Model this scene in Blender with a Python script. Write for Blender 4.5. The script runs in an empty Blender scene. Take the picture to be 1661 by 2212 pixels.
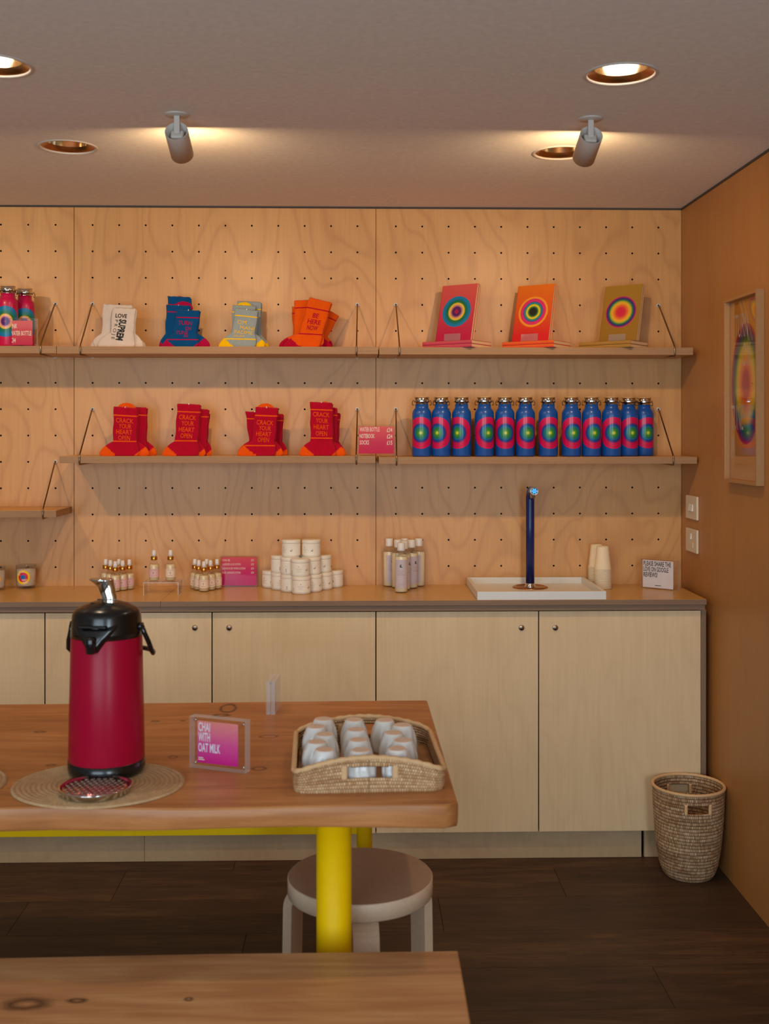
import bpy, math, random
from mathutils import Vector, Matrix
random.seed(7)
PI = math.pi
sc = bpy.context.scene
COL = sc.collection
# ------------------------------------------------------------------ camera, world, light, exposure
F = 2422.0
CH = 1.49
YAW = math.atan(59.5 / F)
cam_d = bpy.data.cameras.new('camera')
cam = bpy.data.objects.new('camera', cam_d); COL.objects.link(cam)
cam.location = (0, 0, CH); cam.rotation_euler = (PI / 2, 0, -YAW)
cam_d.sensor_fit = 'HORIZONTAL'; cam_d.sensor_width = 24.0
cam_d.lens = 24.0 * F / 1661.0
cam_d.shift_y = -(1106 - 928) / 1661.0
cam_d.clip_start = 0.05
cam_d.dof.use_dof = True; cam_d.dof.focus_distance = 4.02; cam_d.dof.aperture_fstop = 4.5
sc.camera = cam
sc.view_settings.view_transform = 'Standard'; sc.view_settings.look = 'None'
sc.view_settings.gamma = 1; sc.view_settings.use_curve_mapping = False
sc.view_settings.exposure = 0.0
sc.cycles.max_bounces = 10; sc.cycles.transparent_max_bounces = 24
sc.cycles.sample_clamp_indirect = 4.0
w = bpy.data.worlds.new('world'); sc.world = w; w.use_nodes = True
w.node_tree.nodes['Background'].inputs[0].default_value = (0.62, 0.75, 1.0, 1)
w.node_tree.nodes['Background'].inputs[1].default_value = 0.6
SPOT_POWER = 2.6; BEAM_POWER = 13.0; WINDOW_POWER = 106.0; DOWN_POWER = 2.2
SPOT_COL = (1.0, 0.68, 0.36)
def area_light(name, loc, rot, sx, sy, power, col, parent=None, shape='RECTANGLE'):
    d = bpy.data.lights.new(name, 'AREA'); d.shape = shape; d.size = sx; d.size_y = sy
    d.energy = power; d.color = col
    o = bpy.data.objects.new(name, d); COL.objects.link(o); o.location = loc; o.rotation_euler = rot
    if parent: o.parent = parent
    return o
# daylight through the shop window behind the camera
area_light('window_daylight', (-1.55, -1.45, 1.30), (PI / 2, 0, 0), 2.3, 1.7, WINDOW_POWER * .62, (0.68, 0.86, 1.0))
area_light('window_daylight', (.83, -1.45, 1.30), (PI / 2, 0, 0), .62, 1.7, WINDOW_POWER * .38, (0.68, 0.86, 1.0))

# ------------------------------------------------------------------ pixel -> place helpers
def ray(px, py):
    a = (px - 830.5) / F
    return Vector((a * math.cos(YAW) + math.sin(YAW), -a * math.sin(YAW) + math.cos(YAW), (928 - py) / F))
def PY(px, py, Y):
    r = ray(px, py); t = Y / r.y
    return Vector((r.x * t, Y, CH + r.z * t))
def PZ(px, py, Z):
    r = ray(px, py); t = (Z - CH) / r.z
    return Vector((r.x * t, r.y * t, Z))
def PX(px, py, X):
    r = ray(px, py); t = X / r.x
    return Vector((X, r.y * t, CH + r.z * t))
def X_at(px, Y): return PY(px, 928, Y).x

# ------------------------------------------------------------------ mesh builder
class MB:
    def __init__(s): s.v = []; s.f = []; s.m = []; s.s = []; s.uv = None
    def add(s, vs, fs, m=0, smooth=False, uvs=None):
        o = len(s.v); s.v += [tuple(p) for p in vs]
        for i, f in enumerate(fs):
            s.f.append(tuple(o + k for k in f)); s.m.append(m); s.s.append(smooth)
        if uvs is not None:
            if s.uv is None: s.uv = {}
            for i, u in enumerate(uvs): s.uv[o + i] = u
        return s
    def box(s, x0, x1, y0, y1, z0, z1, m=0, M=None, edge=None, keep='y'):
        vs = [(x, y, z) for x in (x0, x1) for y in (y0, y1) for z in (z0, z1)]
        if M: vs = [M @ Vector(p) for p in vs]
        fs = [(0, 1, 3, 2), (4, 6, 7, 5), (0, 4, 5, 1), (2, 3, 7, 6), (0, 2, 6, 4), (1, 5, 7, 3)]
        if edge is None: s.add(vs, fs, m)
        else:
            big = {'x': (0, 1), 'y': (2, 3), 'z': (4, 5)}[keep]
            o = len(s.v); s.add(vs, fs, m)
            for i in range(6): s.m[-6 + i] = m if i in big else edge
        return s
    def grid(s, fn, nu, nv, m=0, cu=False, cv=False, smooth=True, uvf=None, skip=None, flip=False):
        NU = nu if cu else nu + 1; NV = nv if cv else nv + 1
        vs = [fn(i / nu, j / nv) for j in range(NV) for i in range(NU)]
        fs = []
        for j in range(nv):
            for i in range(nu):
                if skip and skip((i + .5) / nu, (j + .5) / nv): continue
                a = j * NU + i; b = j * NU + (i + 1) % NU
                c = ((j + 1) % NV) * NU + (i + 1) % NU; d = ((j + 1) % NV) * NU + i
                fs.append((d, c, b, a) if flip else (a, b, c, d))
        uvs = [uvf(i / nu, j / nv) for j in range(NV) for i in range(NU)] if uvf else None
        return s.add(vs, fs, m, smooth, uvs)
    def lathe(s, prof, n=32, m=0, c=(0, 0, 0), smooth=True, caps=False, M=None):
        k = len(prof); vs = []
        for (r, z) in prof:
            for i in range(n):
                a = 2 * PI * i / n; p = Vector((c[0] + r * math.cos(a), c[1] + r * math.sin(a), c[2] + z))
                vs.append(M @ p if M else p)
        fs = [(j * n + i, j * n + (i + 1) % n, (j + 1) * n + (i + 1) % n, (j + 1) * n + i) for j in range(k - 1) for i in range(n)]
        s.add(vs, fs, m, smooth)
        if caps:
            o = len(s.v) - k * n
            s.f.append(tuple(o + i for i in reversed(range(n)))); s.m.append(m); s.s.append(False)
            s.f.append(tuple(o + (k - 1) * n + i for i in range(n))); s.m.append(m); s.s.append(False)
        return s
    def tube(s, path, r, n=10, m=0, closed=False, caps=True):
        P = [Vector(p) for p in path]; k = len(P); vs = []
        R = r if isinstance(r, (list, tuple)) else [r] * k
        prev = None
        for i, p in enumerate(P):
            if closed: t = P[(i + 1) % k] - P[i - 1]
            else: t = P[min(i + 1, k - 1)] - P[max(i - 1, 0)]
            t.normalize()
            if prev is None:
                up = Vector((0, 0, 1)) if abs(t.z) < .9 else Vector((1, 0, 0))
                a = t.cross(up).normalized()
            else:
                a = (prev - t * prev.dot(t)).normalized()
            prev = a; b = t.cross(a)
            for j in range(n):
                q = 2 * PI * j / n; vs.append(p + a * (R[i] * math.cos(q)) + b * (R[i] * math.sin(q)))
        kk = k if closed else k - 1
        fs = [(i * n + j, i * n + (j + 1) % n, ((i + 1) % k) * n + (j + 1) % n, ((i + 1) % k) * n + j) for i in range(kk) for j in range(n)]
        o = len(s.v); s.add(vs, fs, m, True)
        if caps and not closed:
            s.f.append(tuple(o + i for i in reversed(range(n)))); s.m.append(m); s.s.append(False)
            s.f.append(tuple(o + (k - 1) * n + i for i in range(n))); s.m.append(m); s.s.append(False)
        return s
    def prism(s, pts, h0, h1, m=0, axis='z', M=None, smooth=False):
        n = len(pts)
        def mk(a, b, h): return {'z': (a, b, h), 'y': (a, h, b), 'x': (h, a, b)}[axis]
        vs = [mk(a, b, h0) for a, b in pts] + [mk(a, b, h1) for a, b in pts]
        if M: vs = [M @ Vector(p) for p in vs]
        fs = [(i, (i + 1) % n, n + (i + 1) % n, n + i) for i in range(n)]
        s.add(vs, fs, m, smooth)
        o = len(s.v) - 2 * n
        s.f += [tuple(o + i for i in reversed(range(n))), tuple(o + n + i for i in range(n))]; s.m += [m, m]; s.s += [False, False]
        return s
    def make(s, name, mats, parent=None, bevel=0, seg=2, solid=0):
        me = bpy.data.meshes.new(name); me.from_pydata(s.v, [], s.f)
        if not isinstance(mats, (list, tuple)): mats = [mats]
        for mt in mats: me.materials.append(mt)
        me.polygons.foreach_set('material_index', s.m); me.polygons.foreach_set('use_smooth', s.s)
        if s.uv is not None:
            ul = me.uv_layers.new(name='UVMap')
            for lp in me.loops: ul.data[lp.index].uv = s.uv.get(lp.vertex_index, (0, 0))
        me.update()
        o = bpy.data.objects.new(name, me); COL.objects.link(o)
        if parent: o.parent = parent
        if solid:
            d = o.modifiers.new('solid', 'SOLIDIFY'); d.thickness = solid; d.offset = 0
        if bevel:
            b = o.modifiers.new('bevel', 'BEVEL'); b.width = bevel; b.segments = seg; b.limit_method = 'ANGLE'; b.angle_limit = .6
        return o
def tag(o, label, cat, group=None):
    o['label'] = label; o['category'] = cat
    if group: o['group'] = group
    return o
def struct(o): o['kind'] = 'structure'; return o
def thing(name, label, cat, loc=(0, 0, 0), rz=0, group=None):
    o = bpy.data.objects.new(name, None); COL.objects.link(o); o.empty_display_size = .05
    o.location = loc; o.rotation_euler = (0, 0, rz)
    return tag(o, label, cat, group)
def copy_tree(o, parent=None):
    c = o.copy(); COL.objects.link(c)
    if parent: c.parent = parent
    for ch in list(o.children): copy_tree(ch, c)
    return c
def again(first, used, loc, rz, label, group=None):
    o = copy_tree(first) if used else first
    o.location = loc; o.rotation_euler = (0, 0, rz); o['label'] = label
    if group: o['group'] = group
    return o

# ------------------------------------------------------------------ materials
def lin(c): return tuple(((x / 255 / 12.92) if x <= 10.3 else ((x / 255 + .055) / 1.055) ** 2.4) for x in c)
class NT:
    def __init__(s, name):
        s.mat = bpy.data.materials.new(name); s.mat.use_nodes = True; s.t = s.mat.node_tree
        s.b = s.t.nodes['Principled BSDF']; s.out = s.t.nodes['Material Output']
    def n(s, typ, **kw):
        nd = s.t.nodes.new(typ)
        for k, v in kw.items():
            if k == 'ins':
                for kk, vv in v.items():
                    if hasattr(vv, 'is_output') or isinstance(vv, bpy.types.NodeSocket): s.t.links.new(vv, nd.inputs[kk])
                    else: nd.inputs[kk].default_value = vv
            else: setattr(nd, k, v)
        return nd
    def math(s, op, a, b=0.0, c=None):
        ins = {0: a, 1: b}
        if c is not None: ins[2] = c
        return s.n('ShaderNodeMath', operation=op, ins=ins).outputs[0]
    def mix(s, fac, a, b, blend='MIX'):
        nd = s.n('ShaderNodeMix', data_type='RGBA', blend_type=blend)
        for k, v in ((0, fac), (6, a), (7, b)):
            if isinstance(v, bpy.types.NodeSocket): s.t.links.new(v, nd.inputs[k])
            else: nd.inputs[k].default_value = v if k == 0 else (tuple(v) + (1,))[:4]
        return nd.outputs[2]
    def ramp(s, fac, stops, interp='LINEAR'):
        nd = s.n('ShaderNodeValToRGB'); cr = nd.color_ramp; cr.interpolation = interp
        while len(cr.elements) < len(stops): cr.elements.new(0.5)
        for e, (p, c) in zip(cr.elements, stops):
            e.position = p; e.color = (tuple(c) + (1,))[:4]
        s.t.links.new(fac, nd.inputs[0]); return nd.outputs[0]
    def coords(s, kind='Object'): return s.n('ShaderNodeTexCoord').outputs[kind]
    def mapping(s, vec, scale=(1, 1, 1), loc=(0, 0, 0), rot=(0, 0, 0)):
        return s.n('ShaderNodeMapping', ins={0: vec, 1: loc, 2: rot, 3: scale}).outputs[0]
    def noise(s, vec, scale=1, detail=2, rough=.5, dist=0):
        return s.n('ShaderNodeTexNoise', ins={'Vector': vec, 'Scale': scale, 'Detail': detail, 'Roughness': rough, 'Distortion': dist}).outputs[0]
    def randoff(s, vec, k=37.0):
        r = s.n('ShaderNodeObjectInfo').outputs['Random']; r2 = s.math('MULTIPLY', r, k)
        cx = s.n('ShaderNodeCombineXYZ', ins={0: r2, 1: r2, 2: r2}).outputs[0]
        return s.n('ShaderNodeVectorMath', operation='ADD', ins={0: vec, 1: cx}).outputs[0]
    def col(s, v): 
        if isinstance(v, bpy.types.NodeSocket): s.t.links.new(v, s.b.inputs['Base Color'])
        else: s.b.inputs['Base Color'].default_value = (tuple(v) + (1,))[:4]
    def bump(s, h, strength=.3, dist=.001):
        nd = s.n('ShaderNodeBump', ins={'Strength': strength, 'Distance': dist, 'Height': h}); s.t.links.new(nd.outputs[0], s.b.inputs['Normal'])
    def set(s, **kw):
        for k, v in kw.items(): s.b.inputs[{'rough': 'Roughness', 'metal': 'Metallic', 'spec': 'Specular IOR Level', 'coat': 'Coat Weight', 'coatr': 'Coat Roughness', 'sheen': 'Sheen Weight', 'trans': 'Transmission Weight', 'ior': 'IOR', 'sss': 'Subsurface Weight'}[k]].default_value = v
        return s
def plain(name, c, rough=.5, metal=0, spec=.5, coat=0, bumpy=0, bs=400, sheen=0, var=0.0):
    t = NT(name); t.set(rough=rough, metal=metal, spec=spec, coat=coat, sheen=sheen)
    co = t.coords()
    nz = t.noise(co, bs if bumpy else 40, 3)
    c = lin(c)
    if var or not bumpy:
        v = var or .06
        t.col(t.mix(nz, tuple(x * (1 - v) for x in c), tuple(min(1, x * (1 + v)) for x in c)))
    else: t.col(t.mix(nz, tuple(x * .88 for x in c), tuple(min(1, x * 1.1) for x in c)))
    if bumpy: t.bump(nz, bumpy, .0006)
    return t.mat
def ply(name, base, dark, rough=.42, sc=(1, 1, 1), fig=1.0, rings=26.0, spec=.4, grain=110):
    t = NT(name); t.set(rough=rough, spec=spec)
    v = t.randoff(t.coords())
    a = t.mapping(v, scale=(2.6 * sc[0], 2.6 * sc[1], .95 * sc[2]))
    n1 = t.noise(a, 1.25, 2, .4, .35)
    cont = t.math('SINE', t.math('MULTIPLY', n1, rings * 2))
    cont = t.math('POWER', t.math('MULTIPLY_ADD', cont, .5, .5), 5.0)
    fg = t.mapping(v, scale=(grain * sc[0], grain * sc[1], 5.0 * sc[2]))
    n2 = t.noise(fg, 1, 4, .6)
    n3 = t.noise(t.mapping(v, scale=(5 * sc[0], 5 * sc[1], 1.6 * sc[2])), 1, 3, .5, .8)
    f = t.math('ADD', t.math('MULTIPLY', cont, .13 * fig), t.math('MULTIPLY', n2, .42))
    f = t.math('ADD', f, t.math('MULTIPLY', n3, .34))
    t.col(t.ramp(f, [(.2, lin(base)), (.95, lin(dark))]))
    t.bump(n2, .05, .0005)
    return t.mat
def ply_edge(name, a, b, period=.0026, axis=2):
    t = NT(name); t.set(rough=.55, spec=.3)
    co = t.coords(); sp = t.n('ShaderNodeSeparateXYZ', ins={0: co})
    nz = t.noise(t.mapping(co, scale=((4, 4, 400) if axis == 2 else (400, 4, 4))), 1, 3)
    wv = t.math('SINE', t.math('MULTIPLY', sp.outputs[axis], 2 * PI / period))
    f = t.math('ADD', t.math('MULTIPLY_ADD', wv, .25, .3), t.math('MULTIPLY', nz, .35))
    t.col(t.ramp(f, [(.15, lin(a)), (.85, lin(b))]))
    return t.mat
M = {}
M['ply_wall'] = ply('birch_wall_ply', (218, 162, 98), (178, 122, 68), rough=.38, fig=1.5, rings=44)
M['ply_right'] = ply('birch_side_ply_dimmed', (188, 130, 70), (152, 99, 48), rough=.4, fig=.35)  # same birch as the back wall, its weaker grazing light put into the colour
M['ply_door'] = ply('birch_door_ply', (238, 206, 160), (208, 172, 126), rough=.5, fig=.6, rings=34)
M['ply_kick'] = ply('birch_kick_ply', (196, 164, 124), (164, 130, 92), rough=.5, sc=(.37, 1, 2.7), fig=.8)
M['ply_shelf'] = ply('birch_shelf_ply', (212, 160, 100), (178, 124, 72), rough=.4, sc=(.37, 2, 2))
M['ply_top'] = ply('birch_counter_ply', (210, 162, 92), (180, 130, 70), rough=.28, sc=(1.4, .4, 1), fig=.5, spec=.5)
M['edge'] = ply_edge('plywood_edge', (196, 152, 108), (104, 72, 48))
M['edge_dark'] = ply_edge('plywood_edge_brown', (166, 132, 104), (96, 72, 54))
M['edge_vert'] = ply_edge('plywood_edge_upright', (166, 132, 104), (96, 72, 54), axis=0)
M['black'] = plain('black_recess', (10, 9, 9), .9, spec=.1)
M['ceiling'] = plain('painted_ceiling', (236, 228, 218), .8, bumpy=.05, bs=60)
M['plaster'] = plain('painted_plaster', (190, 182, 172), .8, bumpy=.05, bs=60)
M['white_metal'] = plain('white_powder_coat', (208, 196, 184), .45, bumpy=.06, bs=900)
M['dark_metal'] = plain('dark_inside', (40, 38, 38), .6)
M['steel'] = plain('brushed_steel', (190, 180, 168), .28, metal=1)
M['steel_rod'] = plain('steel_rod', (150, 128, 100), .32, metal=1)
M['nickel'] = plain('satin_nickel', (214, 206, 196), .45, metal=.6)
M['chrome'] = plain('polished_chrome', (215, 212, 208), .08, metal=1)
M['brass'] = plain('gold_reflector', (246, 226, 192), .14, metal=1)
M['bronze'] = plain('bronze_trim', (190, 140, 90), .3, metal=1)
M['gold'] = plain('gold_collar', (214, 150, 62), .25, metal=1)
M['yellow'] = plain('yellow_paint', (255, 200, 0), .45, spec=.15)
M['white'] = plain('white_plastic', (228, 222, 214), .4)
M['white_tray'] = plain('white_solid_surface', (226, 222, 214), .35, bumpy=.03, bs=500)
M['switch'] = plain('cream_plastic', (222, 205, 180), .4)
M['navy'] = plain('navy_enamel', (14, 34, 92), .3, spec=.5)
M['airpot_red'] = plain('crimson_enamel', (166, 8, 44), .32, spec=.22, coat=.0, var=.05)
M['black_plastic'] = plain('black_plastic', (16, 14, 14), .22, spec=.6)
M['birch'] = plain('pale_birch', (222, 192, 160), .45, bumpy=.08, bs=120)
M['paper_cup'] = plain('cream_paper_cup', (236, 214, 178), .6)
M['cream'] = plain('cream_liquid', (232, 206, 158), .45)
M['pale_cream'] = plain('ivory_gel', (236, 222, 188), .4)
M['pink_label'] = plain('pink_label', (226, 178, 172), .6)
M['peach_label'] = plain('peach_label', (236, 208, 182), .6)
M['lilac_label'] = plain('lilac_label', (198, 184, 190), .6)
M['jar'] = plain('white_jar', (232, 222, 206), .45)
M['jar_label'] = plain('ivory_label', (238, 230, 214), .6)
M['ink'] = plain('dark_ink', (52, 44, 40), .7)
M['faint_ink'] = plain('soft_grey_ink', (176, 158, 142), .7)
M['soft_ink'] = plain('brown_ink', (118, 92, 84), .7)
M['green_ink'] = plain('green_ink', (30, 78, 72), .7)
M['black_ink'] = plain('black_ink', (14, 12, 14), .7)
M['pale_print'] = plain('pale_print', (240, 214, 196), .6)
M['white_print'] = plain('white_print', (238, 232, 240), .6)
M['white_card'] = plain('white_card', (226, 214, 212), .6)
M['pages'] = plain('page_block', (232, 196, 150), .8)
M['ceramic'] = plain('white_glaze', (228, 224, 218), .22, spec=.5, coat=.2)
M['clay'] = plain('bare_clay', (228, 200, 178), .75, bumpy=.2, bs=300)
M['bamboo'] = plain('bamboo_disc', (206, 160, 104), .5)
M['wire'] = plain('dark_wire', (52, 44, 40), .35, metal=1)
M['wax'] = plain('candle_wax', (226, 206, 186), .5)
def jute():
    t = NT('woven_jute'); t.set(rough=.85, spec=.2)
    nz = t.noise(t.coords(), 260, 4, .65); n2 = t.noise(t.coords(), 40, 2)
    t.col(t.mix(t.math('MULTIPLY_ADD', n2, .4, t.math('MULTIPLY', nz, .6)), lin((136, 98, 62)), lin((236, 198, 150))))
    t.bump(nz, .5, .001); return t.mat
M['jute'] = jute()
def rattan(name, cu, cv, c1, c2, gap):
    t = NT(name); t.set(rough=.6, spec=.3)
    uv = t.mapping(t.coords('UV'), scale=(cu, cv, 1))
    br = t.n('ShaderNodeTexBrick', offset=.5, offset_frequency=2, squash=1.0)
    t.t.links.new(uv, br.inputs['Vector'])
    for k, v in (('Color1', lin(c1)), ('Color2', lin(c2)), ('Mortar', lin(gap))): br.inputs[k].default_value = v + (1,)
    br.inputs['Scale'].default_value = 1.0; br.inputs['Mortar Size'].default_value = .10
    br.inputs['Mortar Smooth'].default_value = .6; br.inputs['Bias'].default_value = 0
    br.inputs['Brick Width'].default_value = 1.0; br.inputs['Row Height'].default_value = 1.0
    band = t.noise(t.mapping(t.coords('UV'), scale=(3, cv * .45, 1)), 1, 3, .6)
    bc = t.ramp(band, [(.35, (.62, .5, .42)), (.6, (1, 1, 1))])
    t.col(t.mix(.85, br.outputs[0], bc, 'MULTIPLY'))
    t.bump(t.math('SUBTRACT', 1.0, br.outputs[1]), .9, .0015)
    return t.mat
M['rattan_bin'] = rattan('rattan_weave_bin', 124, 27, (222, 188, 148), (176, 132, 88), (66, 42, 26))
M['rattan_tray'] = rattan('rattan_weave_tray', 236, 9, (238, 200, 152), (206, 158, 108), (110, 72, 44))
M['rattan_plain'] = plain('rattan_wrap', (222, 178, 128), .55, bumpy=.35, bs=420)
def clear(name, tint=(.97, .97, .97), haze=0.0, hc=(.9, .9, .92), rough=.02):
    t = NT(name); t.t.nodes.remove(t.b)
    tr = t.n('ShaderNodeBsdfTransparent'); tr.inputs[0].default_value = tint + (1,)
    gl = t.n('ShaderNodeBsdfGlossy'); gl.inputs['Roughness'].default_value = rough
    fc = t.n('ShaderNodeLayerWeight'); fc.inputs[0].default_value = .5
    fr = t.math('MULTIPLY_ADD', t.math('POWER', fc.outputs['Facing'], 4.0), .75, .045)
    m1 = t.n('ShaderNodeMixShader'); t.t.links.new(fr, m1.inputs[0]); t.t.links.new(tr.outputs[0], m1.inputs[1]); t.t.links.new(gl.outputs[0], m1.inputs[2])
    last = m1
    if haze:
        df = t.n('ShaderNodeBsdfDiffuse'); df.inputs[0].default_value = hc + (1,)
        m2 = t.n('ShaderNodeMixShader'); m2.inputs[0].default_value = haze
        t.t.links.new(m1.outputs[0], m2.inputs[1]); t.t.links.new(df.outputs[0], m2.inputs[2]); last = m2
    t.t.links.new(last.outputs[0], t.out.inputs[0]); return t.mat
M['clear'] = clear('clear_acrylic')
M['clear_edge'] = clear('polished_acrylic_edge', haze=.32)
M['clear_edge_soft'] = clear('acrylic_edge_thin', haze=.14)
M['clear_lip'] = clear('acrylic_lip', (.95, .95, .95), haze=.07)
M['glass'] = clear('clear_glass', (.95, .95, .94), haze=.012)
M['picture_glass'] = clear('picture_glass', (.98, .98, .98))
def emit(name, c, s):
    t = NT(name); t.b.inputs['Emission Color'].default_value = c + (1,); t.b.inputs['Emission Strength'].default_value = s
    t.col(c); return t.mat
M['bulb'] = emit('lamp_glow', (1.0, .86, .68), 9.0)
M['lens'] = emit('spot_lens_glow', (1.0, .8, .55), 6.0)
M['led'] = emit('blue_display_glow', (.03, .35, 1.0), 1.3)
def rings(name, stops, R, top, bot, z0, z1, cz=0, cx=0, wrapR=None, off=0.0, axis='y', rough=.45, coat=0, aspect=1.0):
    """printed rings around a centre in the thing's own coordinates; ground colour runs top->bottom"""
    t = NT(name); t.set(rough=rough, spec=.4, coat=coat, coatr=.15)
    sp = t.n('ShaderNodeSeparateXYZ', ins={0: t.coords()})
    x, y, z = sp.outputs
    if wrapR:
        u = t.math('MULTIPLY', t.math('ARCTAN2', x, t.math('MULTIPLY', y, -1.0)), wrapR)
        u = t.math('SUBTRACT', u, off)
    elif axis == 'x': u = t.math('SUBTRACT', y, cx)
    else: u = t.math('SUBTRACT', x, cx)
    u = t.math('MULTIPLY', u, aspect)
    v = t.math('SUBTRACT', z, cz)
    r = t.math('SQRT', t.math('ADD', t.math('MULTIPLY', u, u), t.math('MULTIPLY', v, v)))
    r = t.math('DIVIDE', r, R)
    rc = t.ramp(r, [(p, lin(c)) for p, c in stops])
    g = t.math('DIVIDE', t.math('SUBTRACT', z, z0), (z1 - z0))
    bg = t.ramp(g, [(0, lin(bot)), (1, lin(top))])
    mask = t.math('LESS_THAN', r, .985)
    t.col(t.mix(mask, bg, rc)); return t.mat
def grad(name, top, bot, z0, z1, rough=.55, mid=None):
    t = NT(name); t.set(rough=rough, spec=.3)
    sp = t.n('ShaderNodeSeparateXYZ', ins={0: t.coords()})
    g = t.math('DIVIDE', t.math('SUBTRACT', sp.outputs[2], z0), (z1 - z0))
    st = [(0, lin(bot)), (1, lin(top))] if mid is None else [(0, lin(bot)), (.45, lin(mid)), (1, lin(top))]
    t.col(t.ramp(g, st)); return t.mat
def knit(name, c):
    t = NT(name); t.set(rough=.95, spec=.1, sheen=.15)
    v = t.coords(); nz = t.noise(v, 700, 3, .6); n2 = t.noise(v, 25, 2)
    c = lin(c)
    t.col(t.mix(t.math('MULTIPLY_ADD', nz, .6, t.math('MULTIPLY', n2, .4)), tuple(x * .72 for x in c), tuple(min(1, x * 1.22) for x in c)))
    rib = t.math('SINE', t.math('MULTIPLY', t.n('ShaderNodeSeparateXYZ', ins={0: v}).outputs[0], 2 * PI / .003))
    t.bump(t.math('ADD', nz, t.math('MULTIPLY', rib, .35)), .45, .0008); return t.mat
M['k_crimson'] = knit('crimson_knit', (178, 4, 40)); M['k_orange'] = knit('orange_knit', (232, 84, 8))
M['k_blue'] = knit('petrol_blue_knit', (6, 72, 124)); M['k_magenta'] = knit('magenta_knit', (168, 6, 62))
M['k_grey'] = knit('grey_knit', (146, 156, 156)); M['k_yellow'] = knit('yellow_knit', (246, 186, 0))
M['k_cream'] = knit('cream_knit', (214, 196, 182)); M['k_tan'] = knit('deep_orange_knit', (224, 84, 6))
M['k_red'] = knit('cherry_knit', (172, 2, 44))

# ------------------------------------------------------------------ lettering
_tc = {}
def text_raw(s, bold=0.0):
    k = (s, bold)
    if k in _tc: return _tc[k]
    cu = bpy.data.curves.new('lettering', 'FONT'); cu.body = s; cu.size = 1.0; cu.offset = bold; cu.resolution_u = 2
    cu.fill_mode = 'FRONT'
    ob = bpy.data.objects.new('lettering', cu)
    me = ob.to_mesh(); v = [(p.co.x, p.co.y) for p in me.vertices]; f = [tuple(p.vertices) for p in me.polygons]
    ob.to_mesh_clear(); bpy.data.objects.remove(ob); bpy.data.curves.remove(cu)
    xs = [p[0] for p in v]; x0, x1 = min(xs), max(xs)
    v = [(p[0] - x0, p[1]) for p in v]
    _tc[k] = (v, f, x1 - x0); return _tc[k]
CAPH = max(p[1] for p in text_raw('H')[0]); print('cap height', CAPH)
def lettering(lines, mp, mat, parent, name='lettering', bold=.0):
    """lines: (text, x_left, z_base, cap_height, width, [rotation]) in surface coordinates; mp maps (x,z)->point"""
    b = MB()
    for L in lines:
        s, x0, z0, h, wd = L[:5]; rot = L[5] if len(L) > 5 else 0; sh = L[6] if len(L) > 6 else 0
        v, f, tw = text_raw(s, bold)
        kx = wd / tw; kz = h / CAPH; ca, sa = math.cos(rot), math.sin(rot)
        vs = []
        for (x, z) in v:
            a = x * kx + z * kz * sh; c = z * kz
            vs.append(mp(x0 + a * ca - c * sa, z0 + a * sa + c * ca))
        b.add(vs, f)
    return b.make(name, mat, parent)

# ================================================================== ROOM
WY = 4.23                       # back wall face
XR = PY(1472, 928, WY).x        # right wall face
ZC = PY(812, 447, WY).z         # ceiling height
XL = -4.2; YF = -1.5
CT = PY(812, 1263.5, WY).z      # counter top height
print('XR', XR, 'ZC', ZC, 'CT', CT)
# back wall: peg-hole panels, built as cells round real holes
seam1 = X_at(160, WY); seam2 = X_at(812, WY)
h1 = X_at(200, WY); h2 = X_at(772, WY); sp2 = (h2 - h1) / 10
h3 = X_at(855, WY); h4 = X_at(1422, WY); sp3 = (h4 - h3) / 10
h0 = X_at(120, WY); sp1 = h0 - X_at(61, WY)
ztop = PY(855, 489, WY).z; zbot = PY(855, 1223, WY).z; zs = (ztop - zbot) / 13
HZ = [zbot + zs * i for i in range(14)]; HZ = [HZ[0] - zs * k for k in (1,)] + HZ
print('hole spacing', sp1, sp2, sp3, zs)
panels = [([h0 - sp1 * i for i in range(3)][::-1], seam1 - 2 * (seam1 - seam1) - 1.15, seam1),
          ([h1 + sp2 * i for i in range(11)], seam1, seam2), ([h3 + sp3 * i for i in range(11)], seam2, XR)]
b = MB()
HR = .0036
def panel_cells(xs, x0, x1, z0, z1):
    xe = [x0 + .001] + [(a + c) / 2 for a, c in zip(xs[:-1], xs[1:])] + [x1 - .001]
    ze = [z0] + [(a + c) / 2 for a, c in zip(HZ[:-1], HZ[1:])] + [z1]
    n = 12
    for i, hx in enumerate(xs):
        for j, hz in enumerate(HZ):
            cx0, cx1, cz0, cz1 = xe[i], xe[i + 1], ze[j], ze[j + 1]
            ring = [(hx + HR * math.cos(2 * PI * (k + .5) / n), hz + HR * math.sin(2 * PI * (k + .5) / n)) for k in range(n)]
            outer = [(cx1, cz0), (cx1, cz1), (cx0, cz1), (cx0, cz0)]
            vs = [(x, WY, z) for x, z in ring] + [(x, WY, z) for x, z in outer] + [(x, WY + .012, z) for x, z in ring]
            fs = []
            # quadrants: right side between angles -45..45 etc
            C = [12, 13, 14, 15]
            def q(k): return k % n
            seg = {0: range(-2, 2), 1: range(1, 5), 2: range(4, 8), 3: range(7, 11)}
            fs.append(tuple([q(1), q(0), q(-1), q(-2)]) + (12, 13))
            fs.append(tuple([q(4), q(3), q(2), q(1)]) + (13, 14))
            fs.append(tuple([q(7), q(6), q(5), q(4)]) + (14, 15))
            fs.append(tuple([q(10), q(9), q(8), q(7)]) + (15, 12))
            b.add(vs, fs)
            b.add(vs, [(q(k), q(k + 1), 16 + q(k + 1), 16 + q(k)) for k in range(n)], 1)
HZ0 = HZ
xs1 = [h0 - sp1 * i for i in range(11)][::-1]
panel_cells(xs1, xs1[0] - .07, seam1, 0.0, ZC - .006)
panel_cells(panels[1][0], seam1, seam2, 0.0, ZC - .006)
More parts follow.
